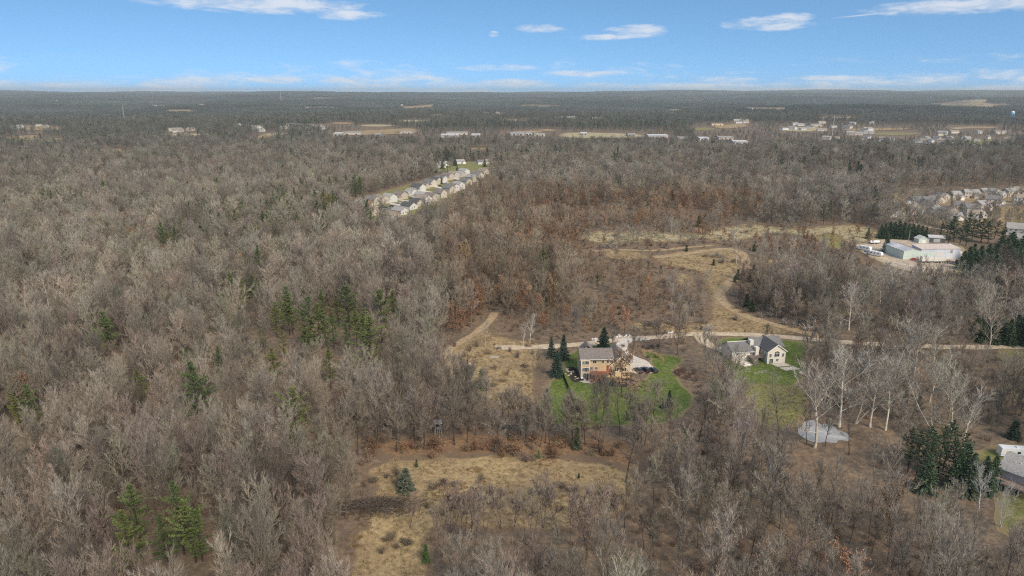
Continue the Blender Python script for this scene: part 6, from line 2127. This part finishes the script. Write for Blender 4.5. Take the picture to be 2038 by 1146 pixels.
def open_mask(X, Y, margin=2.5):
    """True where woodland trees may stand"""
    ok = np.ones(len(X), bool)
    for poly in NOTREE:
        xs = [p[0] for p in poly]; ys = [p[1] for p in poly]
        b = (X > min(xs) - 8) & (X < max(xs) + 8) & (Y > min(ys) - 8) & (Y < max(ys) + 8)
        if not b.any(): continue
        i = np.where(b)[0]
        bad = in_poly(X[i], Y[i], poly) | (seg_dist(X[i], Y[i], poly, True) < margin)
        ok[i[bad]] = False
    for line, w in KEEP:
        xs = [p[0] for p in line]; ys = [p[1] for p in line]
        b = (X > min(xs) - w) & (X < max(xs) + w) & (Y > min(ys) - w) & (Y < max(ys) + w)
        i = np.where(b)[0]
        if len(i): ok[i[seg_dist(X[i], Y[i], line) < w]] = False
    return ok


# keep trees out of the sight lines' clearings: pixel areas where only low or thin growth stands, as ground areas
THIN = []            # (polygon, keep fraction, height factor)
def thin(pix, keep, hf):
    THIN.append((GP(pix), keep, hf))


thin([(1150, 490), (1300, 485), (1480, 478), (1500, 500), (1300, 520), (1420, 560), (1440, 660), (1240, 660), (1150, 600), (1120, 520)], .65, .48)     # scrub around the loop
thin([(1160, 470), (1300, 468), (1400, 478), (1500, 466), (1620, 468), (1690, 492), (1690, 515), (1500, 505), (1300, 508), (1150, 505)], .4, .3)
thin([(1100, 425), (1500, 420), (1500, 460), (1100, 470)], .75, .75)
thin([(880, 1040), (1280, 1030), (1420, 1146), (1420, 1220), (860, 1220)], .75, .72)          # open wood below the meadow
thin([(940, 640), (1240, 610), (1240, 670), (960, 680)], .6, .6)
thin([(1480, 480), (1700, 500), (1680, 560), (1500, 560)], .7, .7)
thin([(1650, 690), (1990, 690), (1990, 860), (1720, 880), (1640, 800)], .85, .62)             # under the pale trees
thin([(1690, 520), (1950, 550), (1950, 600), (1690, 590)], .8, .55)                            # scrub below the yard
thin([(1780, 380), (2080, 370), (2080, 475), (1780, 445)], .45, .5)
thin([(1380, 300), (2080, 285), (2080, 252), (1380, 245)], .5, .55)                           # far town
thin([(640, 290), (1340, 292), (1340, 258), (640, 255)], .55, .6)                             # far works
thin([(690, 475), (800, 470), (970, 395), (1000, 345), (950, 350), (790, 435)], .45, .4)        # in front of the street of houses


woods = []
near_bare = []
for r0, r1, sp, lod in ((84, 340, 5.15, 0), (340, 820, 6.8, 1), (820, 1500, 8.4, 1), (1500, 3300, 12, 2)):
    X, Y = grid_points(r0, r1, sp)
    k = open_mask(X, Y, 2.2 if lod < 2 else 5)
    X, Y = X[k], Y[k]
    hf = np.ones(len(X))
    keep = np.ones(len(X), bool)
    for poly, kp, h in THIN:
        m = in_poly(X, Y, poly)
        keep &= ~m | (nrg.random(len(X)) < kp)
        hf[m] = h
    # natural gaps
    g = wav(X * 1.0, Y * 1.0, 95) + .6 * wav(X, Y, 37)
    keep &= ~((g > .92) & (nrg.random(len(X)) < .6))
    X, Y, hf = X[keep], Y[keep], hf[keep]
    n = len(X)
    Z = hgt(X, Y)
    px, py = proj(X, Y, Z + 10)
    t = zone_tint(px, py, n)
    t = t * (1 + .22 * wav(X, Y, 120) + .12 * wav(X, Y, 55))[:, None]
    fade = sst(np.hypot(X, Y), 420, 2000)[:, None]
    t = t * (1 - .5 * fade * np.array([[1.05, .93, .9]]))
    s = (nrg.uniform(.55, 1.05, n) + .2 * nrg.random(n) ** 3) * 1.06 * hf * (1 + .10 * wav(X, Y, 160))
    d = np.hypot(X, Y)
    if lod == 0:
        idx = nrg.integers(0, 8, n)
        pole_p = np.where((px > 840) & (py > 800), .62, .22)
        po = nrg.random(n) < pole_p
        idx[po] = 8 + nrg.integers(0, 4, po.sum())
    elif lod == 1:
        idx = 12 + nrg.integers(0, 4, n)
    else:
        idx = 16 + nrg.integers(0, 3, n); s *= 1.12
    # oaks that keep their russet leaves
    pr = np.full(n, .012)
    pr[(px > 1000) & (px < 1520) & (py > 385) & (py < 500)] = .40
    pr[(px > 850) & (px < 1350) & (py > 500) & (py < 660)] = .26
    pr[(px > 700) & (px < 1300) & (py > 800) & (py < 925)] = .06
    pr[(px > 1400) & (px < 1750) & (py > 430) & (py < 520)] = .26
    rus = (nrg.random(n) < pr) & (lod < 2)
    idx[rus] = 19 + nrg.integers(0, 3, rus.sum())
    tr = np.array([(.27, .165, .098)]) * nrg.uniform(.7, 1.25, (n, 1)) * nrg.uniform(.93, 1.07, (n, 3))
    tr[nrg.random(n) < .25] = (.22, .12, .07)
    t[rus] = tr[rus]
    # evergreens in the mass
    pe = np.full(n, .01) + .05 * (wav(X, Y, 420) > .35)
    pe[py < 330] += .05 + .28 * (wav(X[py < 330], Y[py < 330], 900) > .1)
    pe[d < 560] = 0
    pe[(px > 320) & (px < 740) & (py > 335) & (py < 470)] += .05
    ev = (nrg.random(n) < pe) & ~rus
    idx[ev] = 22 + nrg.integers(0, 2, ev.sum())
    te = np.array([(.07, .10, .05)]) * nrg.uniform(.7, 1.3, (n, 1))
    t[ev] = te[ev]
    sx = s * (.84 if lod == 0 else .94)
    if lod == 0:
        t = np.minimum(t, np.array([.335, .285, .225]))
    lum = t.mean(1, keepdims=True)
    gm = ~(rus | ev)
    t[gm] = (t * .82 + lum * .18 * np.array([1.06, 1.0, .92]))[gm]
    odd = nrg.random(n)
    t[(odd < .10) & gm] *= 1.22
    t[(odd > .88) & gm] *= .74
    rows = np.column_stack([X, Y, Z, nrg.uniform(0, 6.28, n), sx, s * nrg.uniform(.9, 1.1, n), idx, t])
    if lod == 0:
        # the trees that show largest become individuals
        cx, cy = proj(X, Y, Z + s * 12)
        vis = (cx > -20) & (cx < PW + 20) & (cy > 0) & (cy < PH + 25) & (idx < 12)
        order = np.where(vis)[0][np.argsort(d[vis])]
        pick = order[:215]
        near_bare = rows[pick]
        rp = np.where(rus & (px > 0) & (px < PW) & (py < PH + 20))[0]
        near_russet = rows[rp]
        rest = np.ones(n, bool); rest[pick] = False; rest[rp] = False
        rows = rows[rest]
    woods.append(rows)
protos = L_NEAR + L_MID + L_FAR + L_RUSSET + L_PINE
W = np.vstack(woods)

# far canopy patches
far = []
for r0, r1, sp in ((3300, 6000, 72), (6000, 9500, 110), (9500, 17000, 190)):
    X, Y = grid_points(r0, r1, sp, 44)
    k = open_mask(X, Y, 20)
    X, Y = X[k], Y[k]
    n = len(X)
    g = wav(X, Y, 1500) * .5 + wav(X, Y, 430) * .4 + .3 * (wav(X, Y * .4, 3400))
    t = np.array([(.105, .110, .096)]) * (1 + .6 * np.clip(g, -1, 1))[:, None] * nrg.uniform(.85, 1.15, (n, 1))
    gr = np.clip(wav(X * .6, Y * 1.6, 2300) + .15, 0, 1)[:, None]
    t = t * (1 - .6 * gr) + np.array([(.065, .085, .062)]) * .6 * gr
    s = sp / 72.0 * 1.05
    far.append(np.column_stack([X, Y, hgt(X, Y), nrg.integers(0, 4, n) * 1.5708, np.full(n, s), np.full(n, 1 + .25 * (s - 1)) * nrg.uniform(.85, 1.15, n), len(protos) + nrg.integers(0, 4, n), t]))
W = np.vstack([W] + far)
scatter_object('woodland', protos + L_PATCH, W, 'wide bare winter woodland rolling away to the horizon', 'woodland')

for r in near_bare:
    place('bare_tree', K_BARE[int(r[6])], r[0], r[1], float(r[4]), tuple(r[7:10]), 'leafless grey brown tree in the dense woodland', 'tree', 'leafless woodland trees', sz=float(r[5]), rz=float(r[3]))
for r in near_russet:
    place('oak_tree', K_RUSSET[int(r[6]) - 19], r[0], r[1], float(r[4]), tuple(r[7:10]), 'oak keeping russet dead leaves among the leafless trees', 'tree', 'russet oaks in the woodland', sz=float(r[5]), rz=float(r[3]), bark=(.14, .11, .09))
print('WOODS', len(W), 'near', len(near_bare), 'russet', len(near_russet))

# undergrowth and dry grass
def under_rows():
    X, Y = grid_points(86, 560, 4.3)
    k = open_mask(X, Y, .5) & (nrg.random(len(X)) < .8)
    X, Y = X[k], Y[k]; n = len(X)
    s = nrg.uniform(.45, 1.15, n)
    px, py = proj(X, Y, hgt(X, Y))
    t = zone_tint(px, py, n) * .8 * np.array([1.05, .93, .85])
    return np.column_stack([X, Y, hgt(X, Y), nrg.uniform(0, 6.28, n), s, s * nrg.uniform(.8, 1.1, n), nrg.choice([0, 1, 2, 3], n, p=[.32, .3, .2, .18]), t])


def grass_rows():
    out = []
    for poly in GRASSY:
        xs = [p[0] for p in poly]; ys = [p[1] for p in poly]
        if min(ys) > 520: continue
        A = (max(xs) - min(xs)) * (max(ys) - min(ys))
        n = int(A / 1.6)
        X = nrg.uniform(min(xs), max(xs), n); Y = nrg.uniform(min(ys), max(ys), n)
        k = in_poly(X, Y, poly) & (nrg.random(n) < .25 + .75 * (wav(X, Y, 14) + .5 * wav(X, Y, 5) > .05))
        for line, w in KEEP:
            k &= seg_dist(X, Y, line) > w * .6
        X, Y = X[k], Y[k]; n = len(X)
        s = nrg.uniform(.6, 1.4, n)
        t = np.array([(.36, .28, .16)]) * nrg.uniform(.6, 1.15, (n, 1)) * nrg.uniform(.94, 1.06, (n, 3))
        dk = wav(X, Y, 30) > .45
        t[dk] *= np.array([.72, .62, .55])
        out.append(np.column_stack([X, Y, hgt(X, Y) + .05, nrg.uniform(0, 6.28, n), s, s, nrg.integers(0, 2, n), t]))
    return np.vstack(out)


def tuft(seed):
    C = PM(seed); rng = C.rng
    for _ in range(26):
        a = rng.uniform(0, 6.28); r = rng.uniform(0, .55)
        p = Vector((math.cos(a) * r, math.sin(a) * r, -.05))
        C.blade(p, p + Vector((rng.gauss(0, .25), rng.gauss(0, .25), rng.uniform(.2, .55))), .09, 0)
    return C.mesh('grass_tuft', [M['twig']])


scatter_object('undergrowth', K_SHRUB, under_rows(), 'low brown leafless undergrowth beneath the woodland trees', 'undergrowth')
scatter_object('dry_grass', [tuft(1), tuft(2)], grass_rows(), 'tufts of tan dry grass across the meadow clearings', 'grass')
# ------------------------------------------------------------------ haze
def build_haze():
    m = bpy.data.materials.new('haze_air'); m.use_nodes = True
    nt = m.node_tree; nt.nodes.clear()
    out = nt.nodes.new('ShaderNodeOutputMaterial')
    v = nt.nodes.new('ShaderNodeVolumePrincipled')
    v.inputs['Color'].default_value = (0.90, 0.96, 0.93, 1)
    v.inputs['Density'].default_value = HAZE_DENSITY
    v.inputs['Anisotropy'].default_value = 0.2
    nt.links.new(v.outputs[0], out.inputs['Volume'])
    mb = MB().box(-20000, 20000, -2000, 20000, -40, 190)
    o = mb.build('haze', m)
    tag(o, 'thin blue grey haze over the far woods', 'haze', kind='stuff')


HAZE_DENSITY = 0.00007
build_haze()
